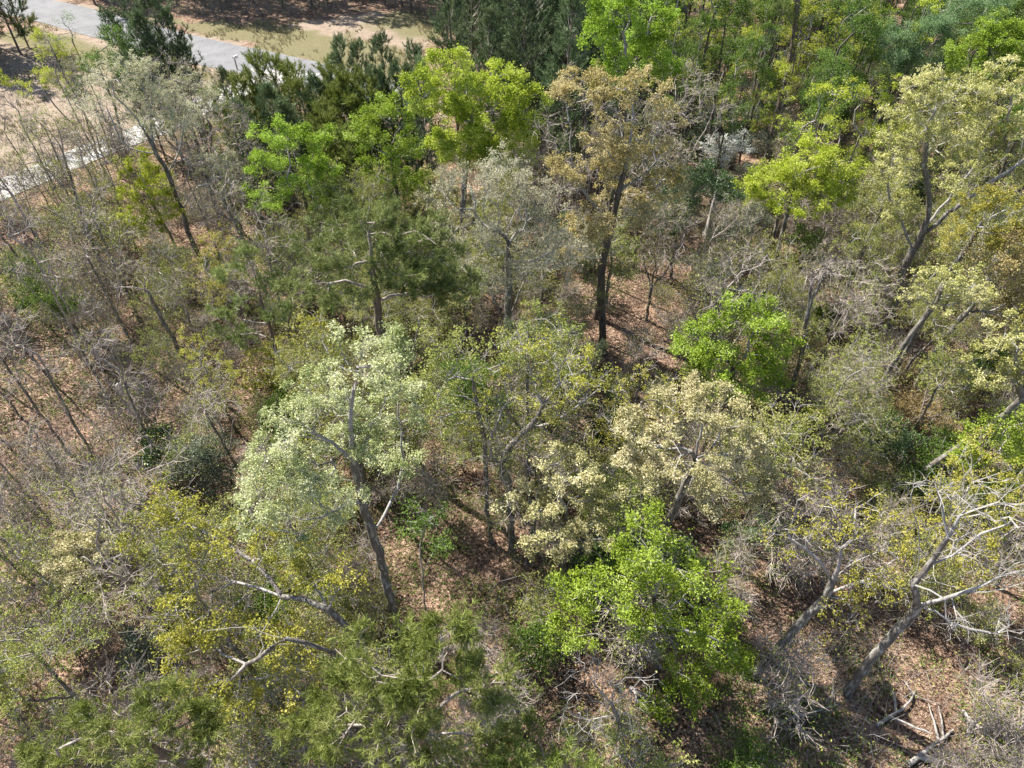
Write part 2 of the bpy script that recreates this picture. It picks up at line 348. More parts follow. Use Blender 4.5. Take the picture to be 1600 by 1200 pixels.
def skeleton_from_paths(paths, step=.5):
    """paths: list of (parent_path_index or -1, [points]); side paths start at the nearest node of their parent"""
    nodes, par, tidx, radf = [], [], [], []
    for pi, (pp, pts) in enumerate(paths):
        pts = np.array(pts, float)
        if pp >= 0:
            cand = [k for k in range(len(nodes)) if tidx[k] == pp]
            a = min(cand, key=lambda k: np.linalg.norm(nodes[k] - pts[0]))
            pts = np.vstack([nodes[a], pts]) if np.linalg.norm(nodes[a] - pts[0]) > .15 else np.vstack([nodes[a], pts[1:]])
            prev = a
        else: prev = -1
        # catmull-rom resample
        dense = [pts[0]]
        for i in range(len(pts) - 1):
            p0, p1, p2, p3 = pts[max(i - 1, 0)], pts[i], pts[i + 1], pts[min(i + 2, len(pts) - 1)]
            k = max(1, int(np.linalg.norm(p2 - p1) / step))
            for t in np.arange(1, k + 1) / k:
                dense.append(.5 * ((2 * p1) + (-p0 + p2) * t + (2 * p0 - 5 * p1 + 4 * p2 - p3) * t * t + (-p0 + 3 * p1 - 3 * p2 + p3) * t ** 3))
        for q, pnt in enumerate(dense):
            if q == 0 and prev >= 0: continue
            nodes.append(np.array(pnt)); par.append(prev); tidx.append(pi); prev = len(nodes) - 1
    return np.array(nodes), np.array(par)

def radii(N, P, r_base, r_tip, H):
    n = len(N); cnt = np.zeros(n); isleaf = np.ones(n, bool); isleaf[P[P >= 0]] = False
    cnt[isleaf] = 1
    for i in range(n - 1, 0, -1):
        if P[i] >= 0: cnt[P[i]] += cnt[i]
    # order: parents always come before children, so one backward pass is enough
    tot = max(cnt[0], 3); p = math.log(tot) / math.log(r_base / r_tip)
    R = r_tip * np.maximum(cnt, 1) ** (1 / p)
    return R, isleaf

def branch_geo(N, P, R, sel, sides):
    e = np.where(sel & (P >= 0))[0]
    if not len(e): return np.zeros((0, 3)), np.zeros((0, 4), int)
    Dn = np.zeros_like(N); ch = np.where(P >= 0)[0]; ed = norm(N[ch] - N[P[ch]])
    w_ = (R[ch] ** 2)[:, None]; np.add.at(Dn, P[ch], ed * w_); Dn = norm(Dn)
    main = np.full(len(N), -1)
    order = ch[np.argsort(R[ch])]; main[P[order]] = order
    ownd = np.zeros_like(N); ownd[ch] = ed
    flow = norm(ownd + Dn)
    pe = P[e]; ismain = (main[pe] == e)[:, None]
    d0 = np.where(ismain, flow[pe], ownd[e]); r0 = np.where(ismain[:, 0], R[pe], R[e] * 1.1)
    r0 = np.minimum(r0, R[e] * 1.6)
    return tubes(N[pe], N[e], d0, flow[e], r0, R[e], sides)

def twiglets(C, Dr, r, per=5, length=.7, rad=.008, up=.3, spread=.8):
    n = len(C) * per
    if n == 0: return np.zeros((0, 3)), np.zeros((0, 4), int), np.zeros((0, 3))
    c = np.repeat(C, per, 0); d = norm(np.repeat(Dr, per, 0) + r.normal(size=(n, 3)) * spread + np.array([0, 0, up]))
    L = (length * r.uniform(.4, 1.1, n))[:, None]; m = c + d * L * .5 + r.normal(size=(n, 3)) * L * .08
    d2 = norm(d + r.normal(size=(n, 3)) * .35 + np.array([0, 0, up * .4])); e = m + d2 * L * .5
    ra = np.full(n, rad)
    v1 = tubes(c, m, d, d, ra * 1.3, ra, 3); v2 = tubes(m, e, d, d2, ra, ra * .5, 3)
    V, Q = cat_geo([v1, v2]); return V, Q, e

# species: leaf material, branch material, trunk material and how the leaves sit
SP = {
 'bright': dict(leaf='bright', limb='limb_grey', bark='bark_dark', cl=10, lai=3.0, sig=0.14, size=0.115, dens=1.2, tw=2),
 'mid':    dict(leaf='mid', limb='limb_grey', bark='bark_dark', cl=8, lai=2.6, sig=.17, size=0.12, dens=1.0, tw=2),
 'yellow': dict(leaf='yellow', limb='limb_grey', bark='bark', cl=11, lai=3.3, sig=0.13, size=0.115, dens=1.1, tw=3),
 'pale':   dict(leaf='pale', limb='limb_pale', bark='bark', cl=14, lai=2.6, sig=0.085, size=0.1, dens=1.1, tw=3),
 'whitish':dict(leaf='whitish', limb='limb_pale', bark='bark', cl=14, lai=3.2, sig=0.085, size=0.085, dens=1.2, tw=3),
 'greyoak':dict(leaf='buff', limb='limb_pale', bark='bark', cl=7, lai=1.6, sig=0.08, size=0.08, dens=1.1, tw=5),
 'cream':  dict(leaf='cream', limb='limb_pale', bark='bark', cl=14, lai=4.0, sig=0.085, size=0.1, dens=1.2, tw=3),
 'tan':    dict(leaf='tan', limb='limb_pale', bark='bark_dark', cl=13, lai=2.6, sig=0.09, size=0.1, dens=1.1, tw=3),
 'olive':  dict(leaf='olive', limb='limb_grey', bark='bark', cl=14, lai=1.5, sig=0.1, size=0.1, dens=.9, tw=3),
 'sparse': dict(leaf='sparse', limb='limb_grey', bark='bark', cl=6, lai=0.85, sig=0.12, size=0.095, dens=1.0, tw=4),
 'rust':   dict(leaf='rust', limb='limb_grey', bark='bark', cl=4, lai=1.0, sig=.15, size=.11, dens=.9, tw=4),
 'bare':   dict(leaf='sparse', limb='limb_brown', bark='bark', cl=4, lai=0.15, sig=.15, size=.09, dens=1.1, tw=6),
 'dead':   dict(leaf=None, limb='limb_pale', bark='bark', cl=1, lai=0, sig=.2, size=.09, dens=.8, tw=3),
 'feather':dict(leaf='feather', limb='limb_grey', bark='bark_dark', cl=12, lai=2.4, sig=.2, size=.10, dens=1.1, tw=2),
 'holly':  dict(leaf='holly', limb='limb_grey', bark='bark_dark', cl=6, lai=3.2, sig=.16, size=.11, dens=1.5, tw=1),
 'silver': dict(leaf='silver', limb='limb_grey', bark='bark_dark', cl=6, lai=2.6, sig=.16, size=.10, dens=1.5, tw=3),
 'pine':   dict(leaf='needle', limb='limb_brown', bark='bark_pine', lai=5.0, cl=1, sig=.2, size=.1, dens=1.1, tw=0),
}
SP['pinemid'] = dict(SP['pine'], leaf='needle_mid')
def tree_meshes(name, sp_key, paths, blobs, r_base, seed, dens=1.0, leafk=1.0, step=.42):
    """returns dict of part name -> mesh, in the coordinates of the input"""
    S = SP[sp_key]; r = np.random.default_rng(seed)
    nodes, par = skeleton_from_paths(paths)
    r0 = r.normal(size=nodes.shape) * .03; r0[0] = 0; nodes = nodes + r0
    A = []
    for (c, rad) in blobs:
        rad = np.array(rad); vol = 4.19 * rad.prod(); k = int(max(12, min(420, 5.2 * vol ** .72 * S['dens'] * dens)))
        d = norm(r.normal(size=(k, 3))); q = r.uniform(0.12, 1, k) ** (1 / 2.2)
        lump = 1 + .18 * np.sin(d[:, 0] * 5 + c[0]) * np.cos(d[:, 1] * 4 + c[1] + d[:, 2] * 3)
        pts = np.array(c) + d * rad * (q * lump)[:, None]
        if len(pts) > 40:                          # clumps: pull points towards a few centres
            cc = pts[r.choice(len(pts), max(5, len(pts) // 9), False)]
            nr = np.linalg.norm(pts[:, None] - cc[None], axis=2).argmin(1); pts = pts + (cc[nr] - pts) * .38
        if sp_key.startswith('pine'):      # flat plates of foliage
            pts[:, 2] = c[2] + (pts[:, 2] - c[2]) * .45
        A.append(pts)
    A = np.concatenate(A); A = A[A[:, 2] > .5]
    N, P = grow(nodes, par, A, step=step, r=r)
    nj = len(nodes)
    R, leaf = radii(N, P, r_base * .64, .0115, 0)
    zb = N[0, 2]; fl = np.clip(1 - (N[:, 2] - zb) / 1.2, 0, 1); R = R * (1 + .45 * fl ** 2)
    thick = R > max(.05, r_base * .3); mid_ = (~thick) & (R > .03)
    out = {}
    V1, Q1 = branch_geo(N, P, R, thick, 9); V2, Q2 = branch_geo(N, P, R, mid_, 5)
    V, Q = cat_geo([(V1, Q1), (V2, Q2)])
    if len(V): out['trunk'] = quads_mesh("trunk", V, Q, [M[S['bark']], M[S['limb']]], midx=np.r_[np.zeros(len(Q1)), np.ones(len(Q2))], smooth=True)
    g2 = branch_geo(N, P, R, (~thick) & (R <= .03), 3)
    D = np.zeros_like(N); ch = P >= 0; D[ch] = norm(N[ch] - N[P[ch]])
    tips = np.where(leaf & (np.arange(len(N)) >= nj // 2))[0]; thin = np.where((R < .024) & ch)[0]
    geo = [g2]; ends = np.zeros((0, 3))
    if S['tw']:
        src = tips if sp_key in ('bright', 'yellow', 'holly', 'feather', 'mid') else np.concatenate([tips, thin[r.random(len(thin)) < .3]])
        tv, tq, ends = twiglets(N[src], D[src], r, S['tw'], .75 if sp_key in ('bare', 'dead', 'greyoak', 'sparse') else .5, .0078)
        geo.append((tv, tq))
    Vt, Qt = cat_geo(geo)
    area = sum(math.pi * rad[0] * (rad[1] + rad[2]) * .5 for _, rad in blobs) * .62
    pool = N[thin]; pd = D[thin]
    if S['leaf'] is None: V = []
    elif sp_key.startswith('pine'):
        cnt = area * S['lai'] * leafk / (.2 * .017 * .9) / 22
        wgt = (.1 + r.random(len(pool)) ** 3); k = r.choice(len(pool), int(cnt), p=wgt / wgt.sum())
        dd = pd[k] * .5 + r.normal(size=(len(k), 3)) * .4; dd[:, 2] += .5; dd = norm(dd)
        C = pool[k] + r.normal(size=(len(k), 3)) * .15 + dd * .08
        V, Q = needle_tufts(C, dd, r, per=22, length=.2, width=.017, spread=.75)
    else:
        cl = S['cl']; cnt = area * S['lai'] * leafk / (S['size'] ** 2 * .26) / cl
        if len(ends): pool = np.concatenate([pool, ends, ends])
        # uneven crown: some shoots carry more leaf than others
        wgt = .2 + 1.4 * r.random(len(pool)) ** 2.2; k = r.choice(len(pool), int(cnt), p=wgt / wgt.sum())
        V, Q = leaves(pool[k] + r.normal(size=(len(k), 3)) * .05, np.full(len(k), S['sig']), cl, S['size'], r, up=.55)
    if not len(V): V, Q = np.zeros((0, 3)), np.zeros((0, 4), int)
    Va, Qa = cat_geo([(Vt, Qt), (V, Q)])
    if len(Va): out['crown'] = quads_mesh("crown", Va, Qa, [M[S['limb']], M[S['leaf'] or 'mid']], midx=np.r_[np.zeros(len(Qt)), np.ones(len(Q))])
    return out

def conifer_meshes(seed, H=15.0, mat='needle_dark', crown0=.32, width=2.3):
    """plantation pine: straight stem, upswept whorls of tufted branches"""
    r = np.random.default_rng(seed); T = []; Tr = []; lean = r.normal(size=2) * .012
    k = 16; zz = np.linspace(0, H, k); P = np.column_stack([zz * lean[0] + np.sin(zz * .5 + seed) * .05, zz * lean[1] + np.cos(zz * .4) * .05, zz])
    rb = .018 * H * .55; Rz = rb * (1 - zz / H * .93)
    ax = norm(np.gradient(P, axis=0)); tr = tubes(P[:-1], P[1:], ax[:-1], ax[1:], Rz[:-1], Rz[1:], 8)
    B0, B1, Ra, Rb2, C, Dd = [], [], [], [], [], []
    z = H * crown0
    while z < H - .3:
        f = (z - H * crown0) / (H * (1 - crown0)); ln = width * (math.sin(min(1, (1 - f) * 1.25) * math.pi * .5) ** .8) * (.55 + .45 * min(1, f * 3 + .3)) + .25
        for j in range(r.integers(3, 6)):
            a = r.uniform(0, 6.283); L = ln * r.uniform(.55, 1.15); x = np.interp(z, zz, P[:, 0]); y = np.interp(z, zz, P[:, 1])
            el = .15 + .55 * f + r.normal() * .12; prev = np.array([x, y, z]); n = max(3, int(L / .42))
            for q in range(n):
                t = (q + 1) / n; e2 = el + t * .55; d = np.array([math.cos(a) * math.cos(e2), math.sin(a) * math.cos(e2), math.sin(e2)])
                cur = prev + d * L / n + r.normal(size=3) * .03; B0.append(prev); B1.append(cur)
                Ra.append(.03 * (1 - t * .7) * (L / 2.3 + .4)); prev = cur
                if t > .35:
                    C.append(cur); Dd.append(d + np.array([0, 0, .5]))
                    for s in range(r.integers(1, 4)):
                        sd = norm(d + r.normal(size=3) * .7 + np.array([0, 0, .45])); tip = cur + sd * r.uniform(.25, .55)
                        B0.append(cur); B1.append(tip); Ra.append(.01); C.append(tip); Dd.append(sd + np.array([0, 0, .6])); C.append((cur + tip) / 2); Dd.append(sd)
        z += r.uniform(.38, .6)
    top = P[-1]; C.append(top); Dd.append(np.array([0, 0, 1.]))
    for j in range(5): C.append(top - np.array([0, 0, .18 * j]) + r.normal(size=3) * .07); Dd.append(np.array([0, 0, 1.]))
    B0, B1, Ra = np.array(B0), np.array(B1), np.array(Ra); d = norm(B1 - B0)
    br = tubes(B0, B1, d, d, Ra, Ra * .75, 3)
    C, Dd = np.array(C), norm(np.array(Dd))
    V, Q = needle_tufts(C, Dd, r, per=15, length=.27, width=.027, spread=.42)
    Va, Qa = cat_geo([br, (V, Q)])
    return {'trunk': quads_mesh("trunk", *tr, [M['bark_pine']], smooth=True),
            'crown': quads_mesh("crown", Va, Qa, [M['limb_brown'], M[mat]], midx=np.r_[np.zeros(len(br[1])), np.ones(len(Q))])}

def add_tree(name, meshes, loc=(0, 0, 0), rz=0, s=(1, 1, 1), **kw):
    root = bpy.data.objects.new(name, None); sc.collection.objects.link(root)
    root.empty_display_size = .5; root.location = loc; root.rotation_euler = (0, 0, rz); root.scale = s
    tag(root, **kw)
    for k, me in meshes.items(): link(k, me, root)
    return root

# ------------------------------------------------------------------ the trees one can tell apart
HERO = []      # (centre xyz, radius, image ellipse) of each, used to keep filler trees clear
hero_n = [0]
def hero(key, name, label, cat, base=None, top=None, H=None, trunk=None, limbs=(), blobs=(), rb=.2, dens=1.0, leafk=1.0, step=.42, group=None):
    hero_n[0] += 1
    if base is not None: B = ground_at(*base)
    else:
        T = ground_at(top[0], top[1], H); B = np.array([T[0], T[1], 0.])
    B[2] = hz(B[0], B[1]) - .05
    BL = []
    for (u, v, dy, ru, rv) in blobs:
        c = plane_at(u, v, B[1] + dy); k = depth_of(c) / F
        BL.append((c - B, (ru * k, .85 * ru * k, rv * k * .95)))
        HERO.append((u, v, ru, rv, c))
    r = np.random.default_rng(100 + hero_n[0])
    if trunk is None:
        cs = np.array([b[0] for b in BL]); cen = cs.mean(0); topz = cs[:, 2].max()
        paths = [(-1, [np.zeros(3), np.array([cen[0] * .1 + r.normal() * .1, r.normal() * .1, cen[2] * .3]), np.array([cen[0] * .35 + r.normal() * .2, cen[1] * .3, cen[2] * .62]),
                       np.array([cen[0] * .8, cen[1] * .8, cen[2] * .95])])]
    else:
        paths = [(-1, [np.zeros(3)] + [plane_at(u, v, B[1] + dy) - B for (u, v, dy) in trunk])]
        for (pp, pts) in limbs: paths.append((pp, [plane_at(u, v, B[1] + dy) - B for (u, v, dy) in pts]))
    ms = tree_meshes(name, key, paths, BL, rb, 500 + hero_n[0], dens, leafk, step)
    return add_tree(name, ms, loc=tuple(B), label=label, cat=cat, group=group)

hero('whitish', 'oak_tree', 'large silvery pale green oak with thick dark leaning trunk, left of the open leaf-covered patch', 'tree', base=(622, 985),
     trunk=[(603, 905, 0), (588, 850, 0), (567, 785, 0), (553, 715, 0), (547, 645, -.3), (560, 575, .2), (572, 530, .4)],
     limbs=[(0, [(566, 787, 0), (530, 790, -.8), (505, 808, -1.4), (470, 835, -2.2)]), (0, [(553, 720, 0), (515, 690, -.3), (470, 670, -.5), (440, 690, -.6)]),
            (0, [(590, 822, 0), (612, 780, .8), (630, 735, 1.4), (625, 660, 1.5)])],
     blobs=[(565, 560, .3, 70, 45), (600, 545, .6, 45, 40), (500, 610, 0, 50, 45), (455, 665, -.3, 45, 40), (420, 735, -.6, 55, 45), (480, 740, -.8, 55, 45), (430, 800, -1.8, 50, 28), (545, 690, 0, 50, 50), (610, 640, 1, 50, 50), (530, 780, -.6, 40, 30), (620, 720, 1.4, 35, 40)], rb=.27, dens=1.1)
hero('cream', 'oak_tree', 'broad cream-coloured flowering oak just above the brightest green tree at bottom centre', 'tree', top=(1085, 603), H=13,
     blobs=[(1010, 665, 0, 48, 32), (1085, 640, 0, 60, 32), (1130, 650, 1, 50, 30), (1165, 700, 0, 48, 42), (1090, 710, -1, 70, 45), (1010, 725, -1, 50, 35), (1180, 760, -1, 30, 30), (1110, 770, -1.5, 50, 25)], rb=.24, dens=1.15)
hero('cream', 'oak_tree', 'smaller cream flowering oak left of the broad one, over the shaded leaf litter', 'tree', top=(895, 700), H=10,
     blobs=[(835, 780, -.3, 42, 30), (885, 740, 0, 45, 35), (930, 775, 0, 35, 35), (870, 830, -1, 48, 38), (915, 835, -1, 30, 28)], rb=.18)
hero('bright', 'maple_tree', 'brightest fresh green leafy tree at bottom centre right', 'tree', base=(1027, 1062),
     trunk=[(1021, 1000, 0), (1022, 940, 0), (1036, 890, 0), (1030, 850, 0)],
     limbs=[(0, [(1022, 1020, 0), (985, 1005, .2), (960, 960, .2), (920, 930, .3)]), (0, [(1022, 980, 0), (1070, 985, 0), (1120, 1000, 0), (1150, 1015, 0)]), (0, [(1022, 1040, 0), (1060, 1050, -.3), (1080, 1060, -.5)])],
     blobs=[(1000, 855, .3, 58, 38), (1050, 880, .2, 60, 40), (930, 915, .3, 62, 42), (1000, 935, 0, 68, 45), (1085, 935, 0, 66, 45), (1120, 1010, 0, 50, 35), (1050, 1000, -.4, 48, 30), (1150, 1025, 0, 34, 24), (1085, 1070, -.6, 42, 26), (890, 980, .4, 36, 26), (1025, 1095, -1.2, 30, 12), (1065, 1100, -.9, 40, 14)], rb=.24, dens=1.05, leafk=1.0)
hero('bright', 'maple_tree', 'rounded bright green tree right of centre, beside a dark leaning bare stem', 'tree', top=(1175, 455), H=11,
     blobs=[(1170, 495, 0, 50, 28), (1110, 530, 0, 55, 32), (1190, 545, 0, 48, 40), (1140, 580, -.6, 60, 32), (1080, 560, 0, 35, 22), (1195, 605, -.8, 32, 25)], rb=.2, leafk=1.25)
hero('bright', 'broadleaf_tree', 'bright green bushy tree cut off by the right edge of the photo', 'tree', top=(1575, 640), H=7,
     blobs=[(1565, 690, 0, 60, 36), (1595, 740, -.5, 40, 28), (1510, 712, 0, 30, 18), (1610, 670, .5, 45, 30)], rb=.15)
hero('yellow', 'broadleaf_tree', 'dome-shaped yellow-green tree right of the white dogwood', 'tree', top=(1270, 220), H=11,
     blobs=[(1265, 250, 0, 61.6, 29.12), (1210, 280, 0, 47.04, 29.12), (1305, 285, 0, 47.04, 26.88), (1255, 305, -0.6, 72.8, 29.12), (1180, 295, 0, 22.4, 15.68)], rb=.2, dens=1.1)
hero('pale', 'oak_tree', 'tall pale cream-green oak at upper right with thick forked limbs reaching right', 'tree', base=(1385, 528),
     trunk=[(1398, 465, 0), (1418, 405, 0), (1440, 368, 0), (1452, 320, 0), (1445, 260, .3), (1450, 190, .5)],
     limbs=[(0, [(1440, 368, 0), (1480, 335, -.3), (1530, 298, -.5), (1605, 245, -.8)]), (0, [(1450, 350, 0), (1490, 300, .8), (1530, 250, 1.2), (1560, 180, 1.4)]),
            (0, [(1425, 395, 0), (1410, 350, .5), (1388, 300, .8), (1395, 250, 1)]), (1, [(1530, 298, -.5), (1560, 300, -.6), (1610, 280, -.8)])],
     blobs=[(1470, 140, 0, 60, 34), (1425, 195, 0, 48, 38), (1520, 150, .6, 55, 38), (1575, 130, .5, 48, 34), (1400, 255, .6, 40, 34), (1480, 215, 0, 58, 38), (1560, 210, .6, 48, 38), (1405, 325, .4, 32, 22), (1500, 275, .6, 40, 22), (1610, 180, 0, 40, 40), (1600, 265, -.8, 30, 20)], rb=.36, dens=1.1)
hero('tan', 'oak_tree', 'tall tan and golden oak standing above centre with straight dark trunk', 'tree', base=(942, 552),
     trunk=[(940, 460, 0), (942, 405, 0), (955, 350, 0), (966, 300, 0), (980, 245, 0), (990, 180, .2)],
     limbs=[(0, [(955, 350, 0), (920, 310, .3), (895, 260, .5), (890, 190, .6)]), (0, [(966, 300, 0), (1010, 270, -.2), (1035, 240, -.3)]), (0, [(942, 420, 0), (900, 395, -.5), (870, 390, -1)])],
     blobs=[(890, 145, 0.6, 36.75, 25.2), (940, 135, 0.3, 42, 27.3), (1000, 140, 0, 46.2, 33.6), (1040, 185, 0, 27.3, 21), (960, 195, 0, 63, 35.7), (1000, 250, 0, 65.1, 46.2), (930, 265, 0, 57.75, 42), (1045, 285, -0.2, 35.7, 29.4), (880, 250, 0.5, 27.3, 21), (985, 330, -0.3, 69.3, 35.7), (920, 350, -0.4, 42, 25.2)], rb=.34, dens=1.1)
hero('greyoak', 'oak_tree', 'wide greyish white twiggy oak just left of the tan oak', 'tree', top=(780, 258), H=15,
     blobs=[(715, 300, 0, 47.04, 31.36), (785, 290, 0, 58.24, 33.6), (845, 320, 0.3, 44.8, 35.84), (740, 365, -0.4, 61.6, 38.08), (820, 380, -0.3, 56, 38.08), (875, 400, 0, 42.56, 33.6), (780, 430, -1, 50.4, 31.36)], rb=.28, dens=1.2)
hero('pinemid', 'pine_tree', 'broad olive green pine with a spreading flat crown left of centre', 'tree', top=(585, 305), H=16,
     trunk=[(606, 640, 0), (600, 560, 0), (590, 480, 0), (582, 410, 0), (575, 350, 0)],
     limbs=[(0, [(590, 470, 0), (640, 458, .2), (690, 470, .2), (720, 460, .3)]), (0, [(588, 455, 0), (540, 440, 0), (500, 450, -.2)])],
     blobs=[(555.5, 345, 0, 74.704, 26.22), (624.5, 360, 0.3, 64.4, 26.22), (676.25, 390, 0.5, 56.672, 28.405), (509.5, 395, 0, 64.4, 28.405), (590, 405, -0.4, 79.856, 30.59), (710.75, 440, 0.3, 56.672, 32.775), (480.75, 450, -0.3, 51.52, 24.035), (647.5, 440, 0, 64.4, 26.22), (544, 460, -0.8, 57.96, 19.665)], rb=.27, dens=1.15)
hero('pinemid', 'pine_tree', 'slender leaning pine with thin sparse crown, left of the broad olive pine', 'tree', base=(458, 616),
     trunk=[(432, 545, 0), (411, 475, 0), (396, 425, 0), (380, 388, 0)],
     limbs=[(0, [(420, 505, 0), (380, 500, .3), (350, 490, .5)]), (0, [(411, 475, 0), (440, 450, -.3)]), (0, [(400, 440, 0), (365, 440, .3), (335, 430, .5)])],
     blobs=[(382, 400, 0, 18, 18), (350, 430, .4, 30, 18), (415, 440, -.3, 28, 20), (360, 480, .4, 34, 20), (435, 490, -.3, 34, 24), (400, 530, 0, 30, 20), (360, 525, .5, 28, 14)], rb=.17, dens=.55, leafk=.9)
hero('bright', 'maple_tree', 'vivid green tree at upper left in front of the young pines by the road', 'tree', top=(458, 180), H=12.5,
     blobs=[(440, 212, 0, 36, 22), (485, 215, 0, 36, 24), (510, 255, .3, 20, 18), (415, 262, 0, 30, 24), (465, 262, 0, 48, 32), (405, 305, .3, 22, 16), (500, 300, 0, 34, 20), (440, 315, -.5, 30, 16)], rb=.19, leafk=1.3, dens=1.15)
hero('yellow', 'broadleaf_tree', 'large yellow-green tree at top centre with broad billowy crown', 'tree', top=(705, 78), H=16.5,
     blobs=[(700, 108, 0, 41.4, 25.3), (760, 135, 0.3, 48.3, 29.9), (810, 150, 0.3, 34.5, 25.3), (690, 155, 0, 59.8, 34.5), (760, 185, 0, 66.7, 36.8), (815, 200, 0, 34.5, 25.3), (720, 225, -0.4, 64.4, 29.9), (650, 130, 0, 29.9, 25.3), (780, 245, -0.6, 46, 23)], rb=.27, leafk=1.3, dens=1.15)
hero('bright', 'maple_tree', 'bright green tree tucked against the left side of the large yellow-green tree', 'tree', top=(610, 152), H=13,
     blobs=[(612, 178, 0, 34, 22), (582, 220, 0, 30, 28), (635, 225, 0, 34, 26), (600, 262, -.3, 36, 20), (645, 285, -.3, 30, 24), (570, 195, .3, 16, 12)], rb=.18, leafk=1.3, dens=1.15)
hero('bright', 'broadleaf_tree', 'tall soft green tree at the top edge right of the dark pine stand', 'tree', top=(990, -30), H=20,
     blobs=[(965, 5, 0, 48, 30), (1015, 30, 0, 48, 34), (945, 55, 0, 34, 26), (985, 80, 0, 50, 30), (1030, 100, 0, 34, 28), (960, 120, -.4, 34, 16)], rb=.3, leafk=1.6, dens=1.2)
hero('bright', 'broadleaf_tree', 'fresh green tree in the top right corner behind the pale oak', 'tree', top=(1565, 25), H=14,
     blobs=[(1560, 58, 0, 50, 26), (1505, 85, 0, 32, 20), (1590, 95, 0, 44, 26), (1540, 105, 0, 40, 16)], rb=.22, leafk=1.5, dens=1.1)
hero('feather', 'cypress_tree', 'feathery bluish green tree near the top right, left of the fresh green tree', 'tree', top=(1430, 28), H=12.5,
     blobs=[(1400, 95, 0, 36, 30), (1445, 60, 0, 42, 28), (1395, 60, .3, 28, 20), (1480, 35, 0, 48, 24), (1455, 105, 0, 40, 18), (1520, 10, .5, 50, 24)], rb=.25, leafk=1.5, dens=1.1)
hero('pinemid', 'pine_tree', 'very tall dark-trunked pine near the top edge right of the dogwood, crown above frame', 'tree', base=(1200, 247),
     trunk=[(1213, 185, 0), (1230, 115, 0), (1243, 45, 0), (1246, -20, 0), (1246, -110, 0)],
     limbs=[(0, [(1242, 45, 0), (1228, 20, .2), (1212, 2, .3), (1195, -20, .4)]), (0, [(1243, 30, 0), (1275, 5, 0), (1320, 2, -.2)])],
     blobs=[(1250, -110, 0, 50, 35), (1200, -60, .2, 40, 25), (1295, -60, -.2, 40, 26), (1250, 28, 0, 30, 10), (1225, 12, .5, 24, 8)], rb=.38, dens=.6)
hero('olive', 'oak_tree', 'yellow-olive oak at lower left with long curved limb reaching left over the pine', 'tree', base=(640, 1135),
     trunk=[(600, 1065, 0), (560, 1010, 0), (545, 980, 0), (515, 952, .2), (475, 935, .4), (440, 930, .6), (405, 916, .9), (365, 911, 1.1), (330, 925, 1.1)],
     limbs=[(0, [(440, 930, .6), (400, 880, 1.6), (350, 850, 2.2), (300, 820, 2.8), (255, 800, 3.2)]), (0, [(515, 952, .2), (480, 900, 1.2), (450, 860, 2)]),
            (0, [(600, 1065, 0), (545, 1035, -.4), (500, 1012, -.6), (445, 1000, -.8), (400, 1030, -1), (360, 1060, -1.1)]), (3, [(445, 1000, -.8), (390, 980, -.6), (320, 985, -.5)]), (0, [(440, 930, .6), (420, 970, .2), (390, 1005, 0)])],
     blobs=[(265, 790, 3, 50, 22), (240, 850, 2.6, 42, 26), (320, 830, 2.4, 48, 30), (390, 850, 1.8, 50, 30), (470, 880, 1.4, 44, 26), (300, 890, 1.4, 44, 26), (290, 960, .2, 44, 32), (350, 985, 0, 50, 34), (430, 985, 0, 48, 34), (290, 1030, -.6, 40, 26), (370, 1060, -1, 50, 30), (450, 1060, -.8, 44, 26), (320, 1100, -1.4, 36, 20), (520, 900, .9, 34, 20), (500, 1010, -.3, 30, 20)], rb=.21, dens=.95, leafk=1.25)
hero('pine', 'pine_tree', 'broad olive pine filling the bottom edge left of centre, seen from above', 'tree', base=(668, 1262),
     trunk=[(665, 1190, 0), (661, 1120, 0), (660, 1050, 0)], limbs=[(0, [(664, 1170, 0), (700, 1150, .3), (740, 1130, .5)]), (0, [(664, 1180, 0), (600, 1150, .1), (560, 1120, .2)])],
     blobs=[(690, 985, 0.8, 46.08, 33.28), (600, 1030, 0.4, 79.36, 43.52), (680, 1050, 0.2, 79.36, 46.08), (540, 1085, 0.2, 70.4, 40.96), (620, 1110, -0.3, 94.72, 48.64), (720, 1105, 0, 76.8, 43.52), (785, 1080, 0.3, 51.2, 30.72), (560, 1160, -0.6, 76.8, 43.52), (680, 1180, -0.8, 94.72, 43.52), (770, 1160, -0.4, 51.2, 33.28), (490, 1130, 0.2, 51.2, 38.4)], rb=.3, dens=.95)
hero('pine', 'pine_tree', 'low olive pine crown cut off by the bottom edge, right of the broad one', 'tree', top=(865, 1160), H=11,
     blobs=[(850, 1195, 0, 72, 26.4), (910, 1195, 0, 40.8, 19.2), (800, 1215, -0.4, 60, 26.4), (880, 1230, -0.5, 72, 28.8)], rb=.2, dens=.9)
hero('pine', 'pine_tree', 'dark olive pine crown at the bottom edge toward the lower left corner', 'tree', top=(200, 1082), H=12,
     blobs=[(175, 1125, 0, 67.2, 33.6), (240, 1115, 0, 60, 31.2), (300, 1135, 0, 40.8, 26.4), (120, 1155, -0.2, 55.2, 31.2), (210, 1175, -0.8, 84, 36), (290, 1185, -0.6, 52.8, 28.8), (80, 1190, -0.4, 43.2, 26.4)], rb=.24, dens=.95)
hero('cream', 'small_tree', 'creamy yellow bushy tree at the left, above the yellow-olive oak', 'tree', top=(130, 805), H=8.5,
     blobs=[(118, 845, 0, 30, 24), (165, 862, 0, 32, 24), (140, 905, -.6, 34, 24), (110, 885, -.2, 20, 18)], rb=.13)
